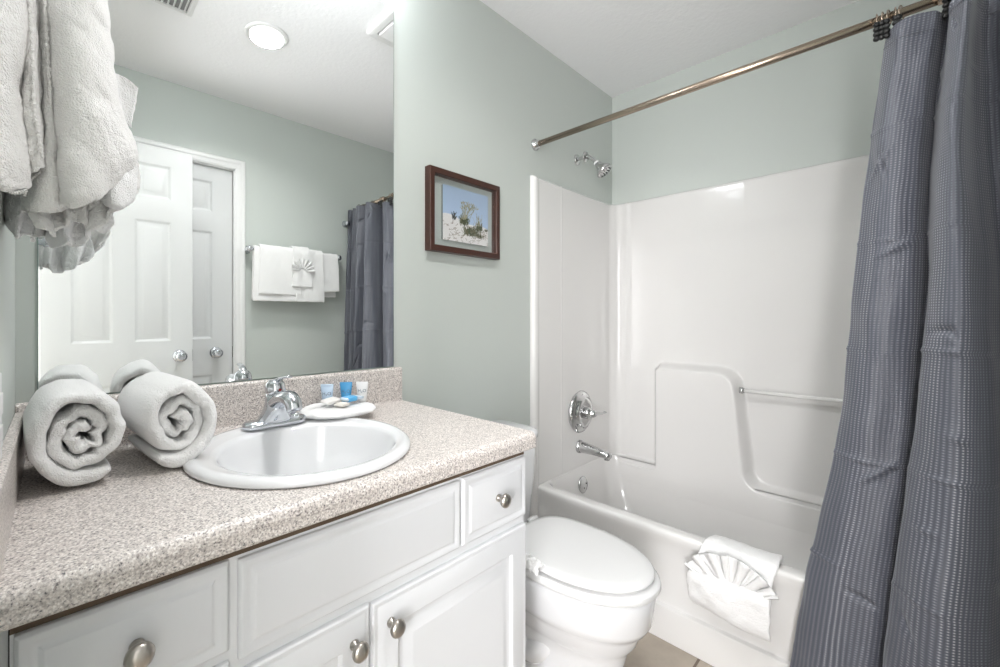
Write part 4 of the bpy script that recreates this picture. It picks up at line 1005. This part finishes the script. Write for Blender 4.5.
sheet('cloth', over_hook([[(-2.52, -0.36, 1.645), (-2.499, -0.4, 1.63), (-2.478, -0.41, 1.637), (-2.457, -0.4, 1.656), (-2.446, -0.36, 1.691)],
    [(-2.52, -0.36, 1.553), (-2.499, -0.4, 1.541), (-2.474, -0.42, 1.542), (-2.455, -0.4, 1.563), (-2.445, -0.36, 1.59)],
    [(-2.52, -0.36, 1.498), (-2.499, -0.4, 1.487), (-2.474, -0.42, 1.488), (-2.453, -0.4, 1.507), (-2.444, -0.36, 1.534)],
    [(-2.52, -0.36, 1.442), (-2.499, -0.4, 1.434), (-2.476, -0.42, 1.434), (-2.46, -0.4, 1.453), (-2.452, -0.36, 1.48)],
    [(-2.52, -0.36, 1.393), (-2.499, -0.4, 1.386), (-2.476, -0.42, 1.38), (-2.457, -0.4, 1.392), (-2.449, -0.36, 1.414)],
    [(-2.52, -0.36, 1.346), (-2.499, -0.4, 1.341), (-2.474, -0.42, 1.332), (-2.455, -0.4, 1.336), (-2.444, -0.36, 1.354)],
    [(-2.52, -0.36, 1.337), (-2.499, -0.4, 1.331), (-2.475, -0.41, 1.329), (-2.455, -0.395, 1.327), (-2.443, -0.36, 1.34)]]),
    TERRYW, R_B, 0.012, 1, .0024, 66, 60, 110)
R_C1 = root('hanging_hand_towel', (0, 0, 0)); tag(R_C1, 'narrow folded white hand towel with stitched hem, second from the left among hanging towels', 'towel', 'towels hanging on the left wall')
sheet('cloth', over_hook([[(-2.449, -0.32, 1.716), (-2.443, -0.35, 1.699), (-2.438, -0.355, 1.699), (-2.433, -0.33, 1.719)],
    [(-2.447, -0.32, 1.611), (-2.442, -0.36, 1.592), (-2.438, -0.355, 1.596), (-2.434, -0.33, 1.613)],
    [(-2.447, -0.32, 1.527), (-2.442, -0.36, 1.511), (-2.437, -0.365, 1.51), (-2.433, -0.33, 1.528)],
    [(-2.453, -0.32, 1.461), (-2.446, -0.365, 1.447), (-2.437, -0.37, 1.444), (-2.431, -0.33, 1.458)],
    [(-2.447, -0.32, 1.406), (-2.441, -0.365, 1.391), (-2.433, -0.37, 1.395), (-2.426, -0.33, 1.416)],
    [(-2.443, -0.32, 1.372), (-2.437, -0.36, 1.36), (-2.43, -0.36, 1.368), (-2.424, -0.33, 1.382)]]),
    TERRYW, R_C1, 0.007, 1, .0024, 67, 60, 110)
R_C2 = root('hanging_hand_towel', (0, 0, 0)); tag(R_C2, 'folded white hand towel edge tucked against the large hanging bath towel', 'towel', 'towels hanging on the left wall')
sheet('cloth', over_hook([[(-2.438, -0.3, 1.737), (-2.433, -0.325, 1.723), (-2.427, -0.33, 1.723), (-2.418, -0.31, 1.742)],
    [(-2.435, -0.3, 1.628), (-2.431, -0.33, 1.614), (-2.426, -0.335, 1.613), (-2.416, -0.31, 1.633)],
    [(-2.433, -0.3, 1.541), (-2.427, -0.335, 1.528), (-2.422, -0.34, 1.528), (-2.411, -0.31, 1.546)],
    [(-2.431, -0.3, 1.468), (-2.424, -0.345, 1.454), (-2.419, -0.345, 1.456), (-2.407, -0.31, 1.473)],
    [(-2.433, -0.3, 1.409), (-2.424, -0.345, 1.391), (-2.416, -0.35, 1.399), (-2.402, -0.31, 1.414)],
    [(-2.446, -0.3, 1.355), (-2.432, -0.345, 1.343), (-2.416, -0.35, 1.345), (-2.398, -0.31, 1.363)],
    [(-2.45, -0.3, 1.329), (-2.435, -0.34, 1.31), (-2.414, -0.34, 1.314), (-2.396, -0.31, 1.333)]]),
    TERRYW, R_C2, 0.007, 1, .0024, 67, 60, 110)
R_D = root('hanging_washcloth', (0, 0, 0)); tag(R_D, 'rumpled white washcloth peeking out under the large hanging bath towel', 'towel', 'towels hanging on the left wall')
sheet('cloth', [[(-2.443, -0.26, 1.418), (-2.426, -0.3, 1.411), (-2.407, -0.28, 1.422), (-2.381, -0.3, 1.423), (-2.333, -0.262, 1.464)],
    [(-2.45, -0.26, 1.374), (-2.429, -0.31, 1.356), (-2.407, -0.285, 1.374), (-2.374, -0.305, 1.38), (-2.307, -0.258, 1.427)],
    [(-2.452, -0.27, 1.338), (-2.431, -0.325, 1.314), (-2.404, -0.29, 1.334), (-2.37, -0.31, 1.336), (-2.31, -0.262, 1.38)],
    [(-2.447, -0.28, 1.316), (-2.424, -0.33, 1.291), (-2.398, -0.3, 1.302), (-2.365, -0.315, 1.308), (-2.328, -0.27, 1.348)]],
    TERRYW, R_D, 0.005, 1, .0030, 68, 110, 60, puff=lambda v, u: (.004 * v * math.sin(u * 37 + 4 * v), .015 * v * math.sin(u * 17 + v * 2.5) + .006 * math.sin(u * 50 + v * 5) * v, .007 * v * math.sin(u * 13 + 1)))
R_E = root('hanging_washcloth', (0, 0, 0)); tag(R_E, 'ruffled white washcloth hanging lowest in the foreground, nearest the mirror', 'towel', 'towels hanging on the left wall')
sheet('cloth', [[(-2.474, -0.22, 1.406), (-2.45, -0.25, 1.404), (-2.428, -0.23, 1.415), (-2.404, -0.25, 1.415), (-2.378, -0.225, 1.429), (-2.353, -0.245, 1.429)],
    [(-2.475, -0.22, 1.36), (-2.452, -0.26, 1.348), (-2.43, -0.23, 1.359), (-2.406, -0.26, 1.357), (-2.376, -0.23, 1.369), (-2.348, -0.25, 1.379)],
    [(-2.476, -0.22, 1.326), (-2.454, -0.27, 1.299), (-2.435, -0.235, 1.314), (-2.411, -0.265, 1.3), (-2.379, -0.235, 1.316), (-2.343, -0.255, 1.334)],
    [(-2.471, -0.22, 1.305), (-2.451, -0.275, 1.281), (-2.432, -0.24, 1.288), (-2.407, -0.27, 1.275), (-2.379, -0.24, 1.292), (-2.349, -0.26, 1.316)]],
    TERRY, R_E, 0.004, 1, .0030, 69, 110, 60, puff=lambda v, u: (.004 * v * math.sin(u * 37 + 4 * v), .015 * v * math.sin(u * 24 + v * 2.5) + .006 * math.sin(u * 50 + v * 5) * v, .007 * v * math.sin(u * 30 + 1)))
def hem(pts, parent, r=.0022):
    P_ = smooth_pts(pts, 26); n = len(P_)
    bm = bmesh.new(); tube(bm, P_, [r * (1 + .35 * math.sin(i * 1.45)) for i in range(n)], 8); obj('stitched_hem', bm, TERRYW, parent, smooth=True)
hem([(-2.44, -0.378, 1.635), (-2.44, -0.378, 1.582), (-2.437, -0.378, 1.51), (-2.435, -0.378, 1.439), (-2.431, -0.378, 1.407), (-2.427, -0.378, 1.377)], R_C1)
hem([(-2.427, -0.352, 1.659), (-2.425, -0.352, 1.591), (-2.422, -0.352, 1.522), (-2.42, -0.352, 1.467), (-2.42, -0.352, 1.397)], R_C2)
hem([(-2.446, -0.35, 1.328), (-2.44, -0.35, 1.351), (-2.43, -0.35, 1.365), (-2.424, -0.35, 1.383)], R_C2, .0018)
hem([(-2.482, -0.405, 1.322), (-2.465, -0.405, 1.325), (-2.453, -0.405, 1.319), (-2.441, -0.405, 1.325)], R_B)
sheet('folded_corner', [[(-2.35, -0.275, 1.567), (-2.335, -0.262, 1.574), (-2.318, -0.258, 1.572), (-2.306, -0.262, 1.561)],
    [(-2.347, -0.275, 1.548), (-2.332, -0.258, 1.557), (-2.318, -0.256, 1.554), (-2.31, -0.262, 1.544)],
    [(-2.344, -0.275, 1.522), (-2.333, -0.262, 1.528), (-2.322, -0.262, 1.523), (-2.316, -0.266, 1.515)],
    [(-2.342, -0.28, 1.492), (-2.333, -0.27, 1.495), (-2.325, -0.268, 1.491), (-2.318, -0.27, 1.486)]],
    TERRY, R_A, .005, 1, .0015, 3, 24, 24)
sheet('folded_flap', [[(-2.367, -0.3, 1.392), (-2.353, -0.315, 1.394), (-2.334, -0.305, 1.411), (-2.31, -0.28, 1.43)],
    [(-2.364, -0.3, 1.37), (-2.351, -0.325, 1.37), (-2.332, -0.315, 1.383), (-2.312, -0.285, 1.398)],
    [(-2.362, -0.3, 1.352), (-2.349, -0.33, 1.34), (-2.333, -0.32, 1.345), (-2.316, -0.29, 1.366)],
    [(-2.356, -0.295, 1.346), (-2.345, -0.315, 1.336), (-2.332, -0.31, 1.341), (-2.32, -0.29, 1.355)]],
    TERRY, R_D, .005, 1, .0015, 7, 30, 24)
